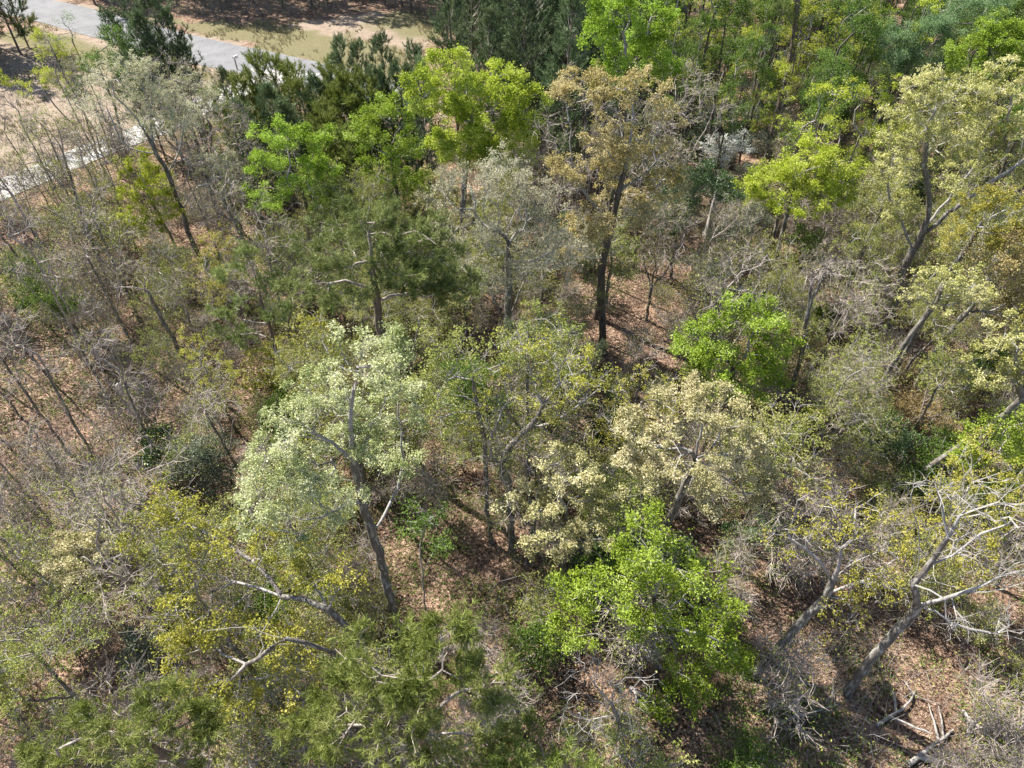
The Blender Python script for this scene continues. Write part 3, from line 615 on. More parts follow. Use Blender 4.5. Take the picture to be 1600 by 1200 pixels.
hero('dead', 'bare_tree', 'big leaning grey bare tree with white forked branches at lower right', 'tree', base=(1324, 1082),
     trunk=[(1342, 1055, 0), (1364, 1026, 0), (1387, 999, .1), (1418, 972, .2), (1433, 948, .3), (1429, 915, .3), (1451, 884, .5), (1478, 840, .7), (1499, 807, .9), (1535, 755, 1.2)],
     limbs=[(0, [(1433, 948, .3), (1465, 938, .1), (1509, 925, -.1), (1566, 923, -.3), (1610, 905, -.4)]), (0, [(1433, 948, .3), (1462, 955, -.1), (1489, 975, -.4), (1546, 989, -.6), (1605, 1002, -.8)]),
            (0, [(1451, 884, .5), (1492, 867, .5), (1532, 834, .7), (1605, 808, .8)]), (0, [(1430, 918, .3), (1438, 850, .9), (1428, 800, 1.3), (1415, 755, 1.5)]),
            (0, [(1429, 912, .3), (1450, 925, -.3), (1476, 938, -.6), (1480, 965, -.9), (1487, 992, -1)]), (0, [(1478, 840, .7), (1472, 790, 1.2), (1455, 750, 1.4)]), (1, [(1509, 925, -.1), (1560, 900, 0), (1610, 870, 0)]), (0, [(1499, 807, .9), (1560, 785, .7), (1610, 790, .5)])],
     blobs=[(1530, 770, 1, 45, 26), (1580, 810, .6, 36, 26), (1450, 770, 1.3, 40, 26), (1580, 900, 0, 40, 22), (1580, 980, -.5, 34, 16), (1500, 830, .6, 34, 20), (1490, 960, -.6, 20, 16)], rb=.27, dens=1.1)
hero('olive', 'leaning_oak', 'leaning grey oak with sparse olive tufts, trunk left of the big bare tree', 'tree', base=(1163, 1053),
     trunk=[(1185, 1047, 0), (1205, 1023, 0), (1235, 992, 0), (1262, 962, .1), (1292, 930, .2), (1303, 905, .3), (1312, 870, .5)],
     limbs=[(0, [(1300, 912, .3), (1279, 878, .5), (1239, 845, .8), (1220, 815, 1)]), (0, [(1295, 928, .3), (1330, 915, .3), (1357, 904, .4), (1401, 871, .6)]), (0, [(1292, 930, .2), (1322, 935, -.2), (1335, 960, -.4)]), (0, [(1205, 1023, 0), (1240, 1010, -.4), (1275, 995, -.6)])],
     blobs=[(1240, 840, .8, 34, 20), (1300, 840, .7, 48, 30), (1350, 800, 1.2, 50, 30), (1400, 850, .7, 40, 26), (1340, 890, .3, 40, 26), (1320, 950, -.3, 34, 22), (1380, 930, .2, 36, 24), (1280, 780, 1.5, 40, 22)], rb=.26, dens=.8, leafk=.55)
hero('greyoak', 'oak_tree', 'tall grey-trunked oak at upper left with faint pale tufts over the driveway', 'tree', base=(318, 415),
     trunk=[(307, 393, 0), (283, 327, 0), (263, 273, 0), (240, 230, 0), (213, 187, 0), (180, 150, 0)],
     limbs=[(0, [(240, 240, 0), (200, 230, -.4), (178, 198, -.6)]), (0, [(266, 275, 0), (282, 228, .4), (290, 180, .6)]), (0, [(240, 230, 0), (235, 180, .5), (240, 120, .8)]), (0, [(283, 330, 0), (310, 290, .2), (340, 290, .3)])],
     blobs=[(165, 125, .2, 34, 24), (210, 120, .6, 44, 28), (245, 165, .6, 34, 28), (180, 180, -.3, 30, 24), (290, 190, .6, 30, 30), (225, 200, .4, 26, 20), (340, 260, .3, 34, 28), (140, 160, 0, 24, 20)], rb=.26, dens=1.1)
hero('bare', 'bare_tree', 'forked dark-limbed tree at left edge, nearly bare with faint green tufts', 'tree', base=(172, 440),
     trunk=[(150, 393, 0), (123, 333, 0), (92, 283, 0), (57, 250, 0)],
     limbs=[(0, [(135, 350, 0), (113, 290, .3), (97, 227, .5), (88, 195, .6)]), (1, [(108, 270, .3), (90, 225, .2), (72, 195, .1)]), (0, [(140, 372, 0), (100, 340, -.5), (60, 320, -.8)]), (0, [(135, 355, 0), (150, 300, .3), (148, 260, .4)])],
     blobs=[(60, 205, .2, 34, 24), (105, 200, .5, 30, 26), (35, 245, 0, 32, 24), (75, 270, -.3, 30, 22), (50, 320, -.8, 34, 22), (150, 270, .4, 26, 26), (110, 330, -.3, 26, 20)], rb=.26, dens=1.0, leafk=3)
hero('bare', 'bare_tree', 'grey twiggy bare tree between the upper left oak and the vivid green tree', 'tree', top=(335, 195), H=12,
     blobs=[(325, 235, 0, 34, 30), (355, 280, 0, 34, 34), (310, 310, 0, 30, 28), (350, 345, -.3, 30, 26)], rb=.2, dens=1.5)
hero('bare', 'leaning_tree', 'dark leaning bare stem just right of the rounded bright green tree', 'tree', base=(1232, 634),
     trunk=[(1240, 596, 0), (1256, 542, 0), (1262, 491, 0), (1276, 451, .1), (1293, 413, .2)],
     limbs=[(0, [(1262, 491, 0), (1268, 450, .3), (1272, 425, .4)])], blobs=[(1290, 420, .2, 12, 12), (1268, 432, .4, 8, 10)], rb=.19, dens=.6)
hero('olive', 'oak_tree', 'crooked oak with stark white limbs at centre above the leaf-covered patch', 'tree', base=(800, 858),
     trunk=[(797, 800, 0), (798, 765, 0), (785, 730, 0), (795, 700, .1), (830, 665, .3), (850, 633, .5), (885, 587, .8)],
     limbs=[(0, [(785, 728, 0), (768, 715, 0), (765, 690, .1), (785, 640, .3)]), (0, [(790, 715, 0), (822, 693, -.2), (846, 702, -.4)]), (0, [(825, 672, .3), (857, 663, .3), (895, 640, .4), (935, 610, .5)]), (0, [(850, 633, .5), (835, 600, .8), (820, 560, 1)])],
     blobs=[(780, 620, .4, 40, 30), (840, 580, 1, 48, 30), (900, 570, .8, 42, 26), (930, 605, .6, 34, 20), (740, 680, .2, 36, 24), (870, 640, .3, 30, 20), (810, 540, 1.2, 40, 22)], rb=.24, dens=.75, leafk=.6)
hero('sparse', 'slender_tree', 'slender dark-stemmed tree rising from the open leaf-covered patch at centre', 'tree', base=(768, 843),
     trunk=[(761, 795, 0), (759, 740, 0), (757, 690, 0), (745, 630, .2), (740, 580, .3)],
     blobs=[(735, 580, .3, 50, 30), (690, 600, .2, 40, 28), (780, 560, .5, 40, 24), (720, 640, 0, 46, 26), (690, 540, .6, 34, 22), (670, 650, 0, 34, 22)], rb=.16, dens=1.1, leafk=1.5)
hero('whitish', 'small_tree', 'small pale mint green tree top at centre, right of the olive pine', 'tree', top=(860, 494), H=9,
     blobs=[(835, 520, 0, 36, 16), (880, 530, 0, 42, 20), (800, 525, 0, 22, 14), (915, 555, -.2, 28, 14)], rb=.14)
hero('mid', 'sapling', 'thin green sapling with light stems in front of the open leaf-covered patch', 'sapling', base=(663, 950),
     trunk=[(660, 895, 0), (656, 850, 0), (668, 815, 0)], limbs=[(0, [(660, 890, 0), (680, 860, .2), (690, 845, .3)])],
     blobs=[(668, 803, 0, 30, 16), (645, 825, .1, 18, 12), (690, 850, .3, 12, 8)], rb=.06, dens=1.3, leafk=1.3, step=.25)
hero('dead', 'dead_tree', 'small dead tree with bleached white branches at bottom right of centre', 'tree', base=(975, 1180),
     trunk=[(968, 1140, 0), (955, 1100, 0), (930, 1070, 0), (905, 1035, .1)], limbs=[(0, [(955, 1100, 0), (985, 1080, .2), (1000, 1060, .3)]), (0, [(962, 1120, 0), (920, 1125, -.2), (885, 1140, -.3)]), (0, [(960, 1110, 0), (990, 1120, 0), (1010, 1150, -.2)])],
     blobs=[(930, 1060, .1, 46, 24), (980, 1080, .2, 40, 24), (910, 1110, -.2, 34, 20), (970, 1140, -.2, 40, 22)], rb=.13, dens=1.6, step=.3)
hero('pale', 'oak_tree', 'pale cream-green oak at right edge above the bright green bushy tree', 'tree', top=(1575, 505), H=11,
     trunk=[(1578, 640, 0), (1590, 600, 0), (1585, 560, 0)],
     blobs=[(1560, 540, 0, 36, 22), (1600, 525, 0, 40, 24), (1550, 585, -.3, 34, 20), (1605, 580, 0, 30, 24)], rb=.22)
hero('pale', 'oak_tree', 'pale green oak with white branches right of centre, below the forked pale oak', 'tree', top=(1470, 418), H=11,
     blobs=[(1455, 435, 0, 34, 16), (1495, 440, 0, 34, 18), (1520, 462, 0, 30, 14), (1440, 460, 0, 24, 12), (1480, 475, -.4, 30, 12)], rb=.2)
hero('rust', 'oak_tree', 'rusty orange tinged oak along the right edge, behind the pale oaks', 'tree', top=(1575, 350), H=12,
     blobs=[(1570, 390, 0, 50, 28), (1600, 440, 0, 50, 30), (1530, 430, 0, 34, 20), (1570, 480, -.4, 44, 22)], rb=.22, dens=1.2, leafk=2.2)
hero('olive', 'small_tree', 'yellow-olive tree at the right edge directly under the forked pale oak', 'tree', top=(1545, 300), H=13,
     blobs=[(1530, 330, 0, 44, 20), (1580, 320, 0, 44, 22), (1500, 360, 0, 36, 18), (1550, 370, -.4, 44, 18)], rb=.2, dens=1.1, leafk=1.4)
SP['petal'] = dict(leaf='petal', limb='limb_grey', bark='bark_dark', cl=6, lai=1.6, sig=.12, size=.12, dens=1.5, tw=2)
hero('petal', 'dogwood_tree', 'small white flowering dogwood in deep shade at upper right', 'tree', top=(1135, 207), H=5.5,
     blobs=[(1115, 228, 0, 18, 7), (1142, 217, .2, 22, 8), (1152, 231, 0, 20, 7), (1128, 243, -.3, 22, 5)], rb=.08, step=.3, leafk=1.8)
hero('mid', 'small_tree', 'green leafy young tree below the yellow-green dome tree', 'tree', top=(1272, 350), H=7,
     blobs=[(1270, 375, 0, 26, 20), (1262, 405, -.3, 24, 14)], rb=.12, leafk=1.4)
hero('yellow', 'small_tree', 'small lime green bushy tree in a shaded gap right of the cream oak', 'tree', top=(1250, 650), H=5,
     blobs=[(1245, 668, 0, 24, 12), (1232, 690, -.2, 16, 8), (1270, 650, .2, 14, 10)], rb=.08, leafk=1.2, step=.3)
hero('mid', 'green_shrub', 'fresh green low bush showing under the yellow-olive oak limb', 'shrub', top=(405, 925), H=3,
     blobs=[(405, 945, 0, 36, 20), (380, 985, -.2, 34, 20), (440, 975, 0, 26, 16)], rb=.06, step=.3)
hero('bare', 'bare_tree', 'pinkish grey bare tree in front of the road pines, right of the upper left oak', 'tree', top=(372, 140), H=12,
     blobs=[(365, 180, 0, 30, 26), (385, 220, 0, 26, 26), (350, 215, .3, 24, 24)], rb=.18, dens=1.5)
hero('greyoak', 'bare_tree', 'greyish brown budding tree directly behind the upper left oak', 'tree', top=(300, 112), H=12,
     blobs=[(300, 140, 0, 34, 20), (330, 165, 0, 26, 18), (270, 150, .3, 20, 16), (300, 185, -.3, 26, 16)], rb=.18, dens=1.3)
hero('bare', 'bare_tree', 'pale twiggy bare tree in the left wood below the driveway', 'tree', top=(215, 395), H=9,
     blobs=[(225, 430, 0, 34, 22), (190, 440, 0, 30, 18), (250, 460, 0, 24, 18)], rb=.17, dens=1.3)
hero('bare', 'bare_tree', 'bare brushy tree right of the rounded bright green tree', 'tree', top=(1330, 440), H=8,
     blobs=[(1325, 470, 0, 34, 22), (1360, 490, 0, 30, 20), (1300, 510, 0, 24, 22)], rb=.12, dens=1.5)
hero('silver', 'evergreen_shrub', 'large grey-green evergreen shrub left of the silvery oak', 'shrub', top=(325, 665), H=5,
     blobs=[(320, 700, 0, 44, 28), (350, 740, -.3, 36, 24), (285, 720, 0, 26, 20)], rb=.1)
hero('silver', 'evergreen_shrub', 'silvery dark evergreen shrub under the yellow-olive oak at lower left', 'shrub', top=(225, 975), H=4,
     blobs=[(225, 1005, 0, 32, 22), (250, 1040, -.3, 30, 22), (200, 1050, -.3, 24, 16)], rb=.1)
hero('holly', 'holly_tree', 'dark evergreen bush right of the brightest green tree, below the cream oak', 'shrub', top=(1195, 795), H=5,
     blobs=[(1190, 830, 0, 40, 26), (1220, 860, 0, 26, 20), (1155, 850, 0, 24, 18)], rb=.1)
hero('holly', 'holly_tree', 'tall dark evergreen in the shade between the tan oak and the snag', 'tree', top=(1085, 245), H=9,
     blobs=[(1085, 280, 0, 38, 26), (1070, 310, -.3, 38, 22), (1125, 295, .5, 34, 24), (1050, 340, -.5, 30, 18)], rb=.14)
hero('holly', 'holly_tree', 'dark evergreen under the crooked leaning stem at middle right', 'shrub', top=(1390, 640), H=5,
     blobs=[(1395, 675, 0, 36, 24), (1420, 705, -.2, 26, 18), (1370, 700, 0, 22, 16)], rb=.1, leafk=.7)
hero('mid', 'broadleaf_tree', 'deep green bush at left edge below the forked dark-limbed tree', 'tree', top=(75, 430), H=7,
     blobs=[(70, 455, 0, 34, 22), (95, 480, -.3, 26, 14), (40, 470, 0, 20, 14)], rb=.12, leafk=1.2)
hero('yellow', 'broadleaf_tree', 'yellow-green tree behind the grey trunk of the upper left oak', 'tree', top=(215, 235), H=9,
     blobs=[(215, 262, 0, 34, 20), (240, 290, 0, 34, 20), (205, 300, 0, 24, 18), (255, 325, -.4, 26, 16), (225, 340, -.5, 30, 16)], rb=.14, leafk=1.1)
hero('yellow', 'slender_tree', 'thin yellow-green tree at the top left beside the sandy yard', 'tree', base=(152, 240),
     trunk=[(140, 200, 0), (118, 150, 0), (92, 100, 0), (74, 62, 0)], blobs=[(66, 55, 0, 12, 14), (76, 85, 0, 18, 14), (98, 75, .3, 16, 12), (108, 100, 0, 14, 10)], rb=.13, leafk=.8, dens=.8)
hero('mid', 'slender_tree', 'thin green tree in front of the dark pines at top left', 'tree', base=(205, 270),
     trunk=[(195, 230, 0), (180, 170, 0), (160, 120, 0), (150, 90, 0)], blobs=[(180, 60, .3, 18, 14), (160, 90, 0, 24, 16), (185, 110, 0, 16, 12), (135, 115, 0, 16, 12), (120, 150, 0, 14, 12)], rb=.14, leafk=1.2)
hero('feather', 'slender_tree', 'wispy pale green tree at top left in front of the asphalt road', 'tree', base=(165, 190),
     trunk=[(150, 150, 0), (128, 100, 0), (112, 60, 0)], blobs=[(100, 30, 0, 12, 10), (108, 50, 0, 14, 12), (92, 62, 0, 8, 8)], rb=.08, leafk=.35, dens=.7)
hero('yellow', 'small_tree', 'yellow-green small tree at the left edge over the sandy yard', 'tree', top=(70, 100), H=7,
     blobs=[(70, 120, 0, 22, 14), (45, 140, 0, 22, 14), (95, 125, 0, 14, 10), (15, 125, 0, 14, 10)], rb=.09, leafk=.7, dens=.8)

# ------------------------------------------------------------------ prototypes copied through the wood
def blobs_for(H, R, low=.45, n=6, seed=0, flat=1.0):
    r = np.random.default_rng(seed); out = []
    for k in range(n):
        a = 6.283 * k / n + r.uniform(-.4, .4); z = H * (low + (1 - low) * r.uniform(.2, .8)); q = R * r.uniform(.35, .62) * (1.15 - .5 * (z / H - low))
        rr = R * r.uniform(.36, .52)
        out.append((np.array([math.cos(a) * q, math.sin(a) * q, z]), (rr, rr, rr * .8 * flat)))
    out.append((np.array([r.normal() * .2 * R, r.normal() * .2 * R, H - R * .35]), (R * .45, R * .45, R * .35 * flat)))
    return out
def proto(key, seed, H, R, rb, low=.45, n=6, dens=1., leafk=1., step=.42, lean=.05):
    r = np.random.default_rng(seed); a = r.uniform(0, 6.28); k = H * lean
    fork = np.array([math.cos(a) * k * .5, math.sin(a) * k * .5, H * low * .8])
    paths = [(-1, [np.zeros(3), fork * np.array([.3, .5, .5]), fork, np.array([math.cos(a) * k, math.sin(a) * k, H * .78])])]
    for q in range(2):
        a2 = a + 2 + q * 2.2
        paths.append((0, [fork, fork + np.array([math.cos(a2) * R * .3, math.sin(a2) * R * .3, H * .14]), fork + np.array([math.cos(a2) * R * .55, math.sin(a2) * R * .55, H * .32])]))
    return tree_meshes(key, key, paths, blobs_for(H, R, low, n, seed), rb, seed, dens, leafk, step)
PROT = {
 'b': [proto('bare', 1, 12, 3.0, .17, .4, 6, .9), proto('bare', 2, 11, 2.4, .14, .45, 5, .9), proto('bare', 3, 13, 3.4, .2, .4, 6, .85)],
 't': [proto('bare', 11, 13, 1.6, .11, .55, 4, .8, leafk=1.5), proto('bare', 12, 11, 1.3, .10, .55, 4, .8, leafk=1)],
 'o': [proto('olive', 21, 11, 3.0, .17, .42, 6, 1.1, .5), proto('olive', 22, 9, 2.6, .14, .4, 6, 1.1, .45)],
 's': [proto('sparse', 31, 11, 2.9, .16, .4, 6, .9, 1.1), proto('sparse', 32, 9, 2.4, .13, .4, 6, 1., 1.3), proto('sparse', 33, 13, 3.2, .18, .45, 6, .9, 1.)],
 'g': [proto('mid', 41, 10, 2.7, .16, .35, 6, 1., 1.), proto('mid', 42, 13, 2.9, .18, .35, 7, 1., .9)],
 'y': [proto('yellow', 51, 10, 2.7, .16, .4, 6, 1., .8), proto('yellow', 52, 13, 2.8, .17, .4, 6, .9, .7)],
 'p': [proto('greyoak', 61, 11, 2.9, .18, .42, 6, 1.1, 1.2), proto('pale', 62, 10, 2.7, .16, .42, 6, .9, .7)],
 'h': [proto('holly', 71, 5, 1.8, .09, .2, 5, 1., .9), proto('silver', 72, 4, 1.7, .08, .2, 5, .9, .9), proto('holly', 73, 8, 2.1, .12, .2, 6, 1., .8)],
 'v': [proto('mid', 91, 15, 2.0, .17, .42, 6, .9, .9), proto('mid', 92, 16, 2.1, .18, .48, 6, 1., 1.1), proto('yellow', 93, 14, 1.9, .16, .45, 5, .8, .45)],
 'r': [proto('rust', 81, 8, 2.5, .13, .35, 6, 1., 1.6), proto('rust', 82, 6, 2.2, .1, .3, 5, 1., 1.8)],
}
PROTDIM = {'v': [(15, 2.0), (16, 2.1), (14, 1.9)], 'b': [(12, 3.0), (11, 2.4), (13, 3.4)], 't': [(13, 1.6), (11, 1.3)], 'o': [(11, 3.0), (9, 2.6)], 's': [(11, 2.9), (9, 2.4), (13, 3.2)], 'g': [(10, 2.7), (13, 2.9)],
           'y': [(10, 2.7), (13, 2.8)], 'p': [(11, 2.9), (10, 2.7)], 'h': [(5, 1.8), (4, 1.7), (8, 2.1)], 'r': [(8, 2.5), (6, 2.2)]}
CON = [conifer_meshes(1, 15, 'needle_dark', .30, 2.0), conifer_meshes(2, 16, 'needle_dark', .38, 2.2), conifer_meshes(3, 14, 'needle_dark', .25, 1.8)]
CONH = [15, 16, 14]
YPINE = [conifer_meshes(4, 9, 'needle', .12, 1.7), conifer_meshes(5, 10, 'needle_dark', .12, 1.8), conifer_meshes(6, 8, 'needle', .1, 1.5)]
YH = [9, 10, 8]

ITEMS = []     # everything that needs an automatic label: (object, kind words, u, v, X, Y)
def place(meshes, name, X, Y, s, sz, cat, what, hmid, group=None):
    o = add_tree(name, meshes, loc=(X, Y, hz(X, Y) - .04), rz=rng.uniform(0, 6.283), s=(s, s, sz))
    u, v = project(np.array([X, Y, hmid])); ITEMS.append((o, what, cat, u, v, X, Y, group)); return o

placed = []
# young pines in front of the road
for u, v, H in [(397, 88, 10), (455, 105, 9.5), (427, 98, 9), (378, 118, 9), (350, 112, 8), (333, 140, 9), (470, 130, 9.5), (415, 135, 9.5), (440, 160, 9), (372, 160, 8.5), (530, 62, 12.5), (563, 72, 12), (602, 58, 13), (640, 66, 13), (515, 105, 10.5), (500, 165, 9), (545, 120, 11), (585, 105, 12), (622, 98, 12),
                (528, 150, 10), (560, 160, 10), (490, 120, 10), (545, 150, 10), (515, 190, 9), (540, 210, 9), (500, 215, 8.5), (575, 130, 11), (655, 100, 13)]:
    P = ground_at(u, v, H); k = rng.integers(3); s = H / YH[k]
    m = YPINE if H < 12 else CON
    hh = YH[k] if H < 12 else CONH[k]
    place(m[k], 'young_pine', P[0], P[1], max(.8, H / hh * 1.05), H / hh, 'tree', 'young pine', H * .6, 'young pines beside the road'); placed.append((P[0], P[1]))
# pines at the top left
for u, v, H in [(182, -30, 13), (225, -25, 14), (252, 18, 12), (160, 15, 11.5), (205, 25, 12), (238, 62, 10.5), (268, 70, 10), (195, 75, 9.5)]:
    P = ground_at(u, v, H); k = rng.integers(3)
    place(CON[k], 'pine_tree', P[0], P[1], H / CONH[k] * 1.2, H / CONH[k], 'tree', 'dark green pine', H * .65, 'pines between the yard and the road'); placed.append((P[0], P[1]))
def lattice(poly, sp_, jit, r):
    P = np.array(poly); out = []
    for x in np.arange(P[:, 0].min(), P[:, 0].max(), sp_):
        for y in np.arange(P[:, 1].min(), P[:, 1].max(), sp_):
            q = (x + r.uniform(-jit, jit), y + r.uniform(-jit, jit))
            if in_poly(np.array([q[0]]), np.array([q[1]]), P)[0]: out.append(q)
    return out
r_ = np.random.default_rng(77)
# corner stand left of the yard, stand behind the clearing, dark stand at top centre
stands = [('plantation pine at the left edge behind the yard', 'pines at the left edge behind the sandy yard', wpoly([(-260, 40), (40, 62), (62, 90), (20, 112), (-320, 150)]), 3.4),
          ('plantation pine behind the clearing', 'pines behind the grassy clearing', np.array([(-52, 97), (-46, 99), (-38, 95.5), (-30, 96.5), (-18, 98), (-11, 96), (-6, 113), (-66, 113), (-58, 100)]), 3.3),  # rear rows past the top edge are unseen, added to shade the stand
          ('plantation pine in the dark stand', 'pines of the dark stand at top centre', wpoly([(735, 90), (800, 30), (960, 20), (985, 150), (950, 260), (860, 275), (760, 260), (660, 215), (640, 175), (700, 130)]), 3.1)]
for what, grp, poly, spc in stands:
    for (x, y) in lattice(poly, spc, .9, r_):
        if dist_poly(np.array([x]), np.array([y]), ROADC)[0] < 4.5: continue
        k = r_.integers(3); f = r_.uniform(.9, 1.12)
        if 'left edge' in what:
            place(YPINE[k], 'pine_tree', x, y, f * 1.2, f * 1.35, 'tree', what, 6, grp); placed.append((x, y)); continue
        place(CON[k], 'pine_tree', x, y, f, f, 'tree', what, 9, grp); placed.append((x, y))
for (x, y) in [(-5, 92), (-1, 95), (-8.5, 96), (-3, 99), (3, 97), (7, 94), (1, 90)]:
    k = r_.integers(3); place(CON[k], 'pine_tree', x, y, 1.45, 1.05, 'tree', 'broad dark pine at the end of the clearing', 9, 'pines at the end of the clearing'); placed.append((x, y))

# grid of what grows where, 16 x 12 cells of 100 photo pixels; '.' is open
GRID = ["......CCCCvvvvvg",
        ".t....sCCCvvvvvv",
        "tt.b..ssptbhvvsv",
        "tbbttspsttbbpsps",
        "tbtobsss.sbbsbss",
        "ttbos.sgosbbbsso",
        "tttbbs.bsos.bsso",
        "tttbt..sbs.bsbso",
        "ttbos...s...obbs",
        "oohs.....s......",
        "sobss.........bb",
        "ybs............."]
def in_hero(u, v, Y, margin=1.0):
    for (hu, hv, ru, rv, c) in HERO:
        if ((u - hu) / (ru * margin)) ** 2 + ((v - hv) / (rv * margin)) ** 2 < 1: 
            return c[1] > Y - 1.0
    return False
OPEN = [(720, 880, 110, 90), (880, 950, 60, 60), (150, 60, 60, 40), (560, 60, 190, 50), (960, 500, 60, 40), (1360, 1080, 150, 60), (1250, 1000, 70, 60), (1450, 1050, 160, 80), (200, 700, 60, 40), (1240, 740, 40, 40), (350, 110, 50, 50), (1107, 325, 22, 34), (1130, 228, 34, 22)]
WORDS = {'v': 'slim upright green tree', 'b': 'grey bare tree', 't': 'thin bare-stemmed tree', 'o': 'yellow-olive tree', 's': 'sparsely leafed olive green tree', 'g': 'green leafy tree', 'y': 'yellow-green tree', 'p': 'pale greyish oak', 'h': 'dark evergreen bush', 'r': 'rusty orange tinged tree', 'C': 'dark pine'}
NAMES = {'v': 'slender_tree', 'b': 'bare_tree', 't': 'slender_tree', 'o': 'oak_tree', 's': 'broadleaf_tree', 'g': 'broadleaf_tree', 'y': 'broadleaf_tree', 'p': 'oak_tree', 'h': 'evergreen_shrub', 'r': 'oak_tree', 'C': 'pine_tree'}
r_ = np.random.default_rng(5)
cnt = 0
def crowd(x, y, pts, d): return any((x - a) ** 2 + (y - b) ** 2 < d * d for a, b in pts)
cands = []
for _ in range(9000):
    y = 7 + 108 * r_.random() ** .85; hwid = 26 + y * .62; x = r_.uniform(-hwid, hwid); cands.append((x, y))
fill_pts = []
for (x, y) in cands:
    if cnt >= 540: break
    if dist_poly(np.array([x]), np.array([y]), ROADC)[0] < 7 or dist_poly(np.array([x]), np.array([y]), DRIVEC)[0] < 4: continue
    if in_poly(np.array([x]), np.array([y]), YARD)[0] or in_poly(np.array([x]), np.array([y]), VERGE)[0]: continue
    u, v = project(np.array([x, y, 6.5])); gu, gv = project(np.array([x, y, 0]))
    if gu < -60 or gu > 1660 or v > 1260 or gv < -12: continue
    cu, cv = int(np.clip(u // 100, 0, 15)), int(np.clip(v // 100, 0, 11)); c = GRID[cv][cu]
    if c == '.': continue
    if crowd(x, y, placed, 3.0) or crowd(x, y, fill_pts, 2.6 if c in 'th' else 2.5 if c == 'v' else 3.5): continue
    if c == 'C':
        k = r_.integers(3); f = r_.uniform(.9, 1.1); place(CON[k], 'pine_tree', x, y, f, f, 'tree', 'dark pine', 9); fill_pts.append((x, y)); cnt += 1; continue
    k = r_.integers(len(PROT[c])); H0, R0 = PROTDIM[c][k]
    f = r_.uniform(.72, 1.08); fz = f * r_.uniform(.9, 1.1)
    far = y > 50
    if c in 'sgy' and far: fz *= 1.2
    mid = H0 * fz * .72; ok = True
    for (du, zz) in ((0, .95), (0, .72), (-.8, .7), (.8, .7), (0, .5)):
        p = np.array([x + du * R0 * f, y, H0 * fz * zz]); uu, vv = project(p)
        if in_hero(uu, vv, y, .92): ok = False; break
        if any(((uu - a) / ra) ** 2 + ((vv - b) / rb_) ** 2 < 1 for a, b, ra, rb_ in OPEN) : ok = False; break
    if not ok:
        continue
    place(PROT[c][k], NAMES[c], x, y, f, fz, 'shrub' if c == 'h' else 'tree', WORDS[c], mid); fill_pts.append((x, y)); cnt += 1
print('fill trees', cnt)

# ------------------------------------------------------------------ saplings and shrubs of the understorey
def bush_meshes(key, seed, H, R, stems=5, dens=1., leafk=1., step=.26, rb=.035, vert=.5):
    r = np.random.default_rng(seed); paths = []
    for q in range(stems):
        a = 6.283 * q / stems + r.uniform(-.4, .4); k = R * r.uniform(.25, .6)
        pts = [np.array([math.cos(a) * .05, math.sin(a) * .05, 0]), np.array([math.cos(a) * k * .4, math.sin(a) * k * .4, H * .35]), np.array([math.cos(a) * k, math.sin(a) * k, H * r.uniform(.6, .85)])]
        if q == 0: pts[0] = np.zeros(3)
        paths.append((-1 if q == 0 else 0, pts))
    bl = [(np.array([math.cos(a) * R * .5, math.sin(a) * R * .5, H * r.uniform(.5, .75)]), (R * .55, R * .55, H * .28)) for a in r.uniform(0, 6.28, 4)]
    bl.append((np.array([0, 0, H * .7]), (R * .6, R * .6, H * .3)))
    return tree_meshes(key, key, paths, bl, rb / .64, seed, dens, leafk, step)
SAP = {
 'b': [(bush_meshes('bare', 201, 4.2, 1.5, 5, 1.6), 1.5), (bush_meshes('bare', 202, 5.5, 1.3, 4, 1.5, 2), 1.3), (bush_meshes('bare', 203, 3.2, 1.6, 6, 1.8), 1.6)],
 's': [(bush_meshes('sparse', 211, 4.0, 1.5, 4, 1.3, .9), 1.5), (bush_meshes('sparse', 212, 3.0, 1.4, 5, 1.3, 1.1), 1.4)],
 'r': [(bush_meshes('rust', 221, 3.0, 1.5, 4, 1.4, 1.3), 1.5)],
 'g': [(bush_meshes('mid', 231, 2.6, 1.3, 4, 1.2, .8), 1.3), (bush_meshes('mid', 232, 1.6, 1.2, 5, 1.3, .9), 1.2)],
 'o': [(bush_meshes('olive', 241, 3.4, 1.5, 4, 1.1, .7), 1.5)],
 'h': [(bush_meshes('holly', 251, 2.4, 1.3, 4, 1.3, .8), 1.3), (bush_meshes('silver', 252, 2.2, 1.3, 4, 1.3, .7), 1.3)],
}
SH = {'b': [4.2, 5.5, 3.2], 's': [4.0, 3.0], 'r': [3.0], 'g': [2.6, 1.6], 'o': [3.4], 'h': [2.4, 2.2]}
UNDER = ["..........hghghg",
         "bb....bbbbhhghsg",
         "bb.bbbsbbbhhbgss",
         "bsbbsssbhhbbbbss",
         "sbsbsssbbbsbbbss",
         ".bsbossbbsbbrbrs",
         "..bbgssbbhssbsrs",
         ".bhsssbsssbsbsgg",
         "bbbssb.sbhhbbbos",
         "bgbhss.gsbsb..bb",
         "sbhbssbbgb..b..b",
         "osbssbbbbs.b...b"]
UW = {'b': ('thicket_shrub', 'shrub', 'grey leafless thicket'), 's': ('leafy_sapling', 'sapling', 'small olive green sapling'), 'r': ('rusty_shrub', 'shrub', 'rusty brown shrub'), 'g': ('green_shrub', 'shrub', 'low green shrub'), 'o': ('olive_sapling', 'sapling', 'small yellow-olive sapling'), 'h': ('evergreen_shrub', 'shrub', 'small dark evergreen shrub')}
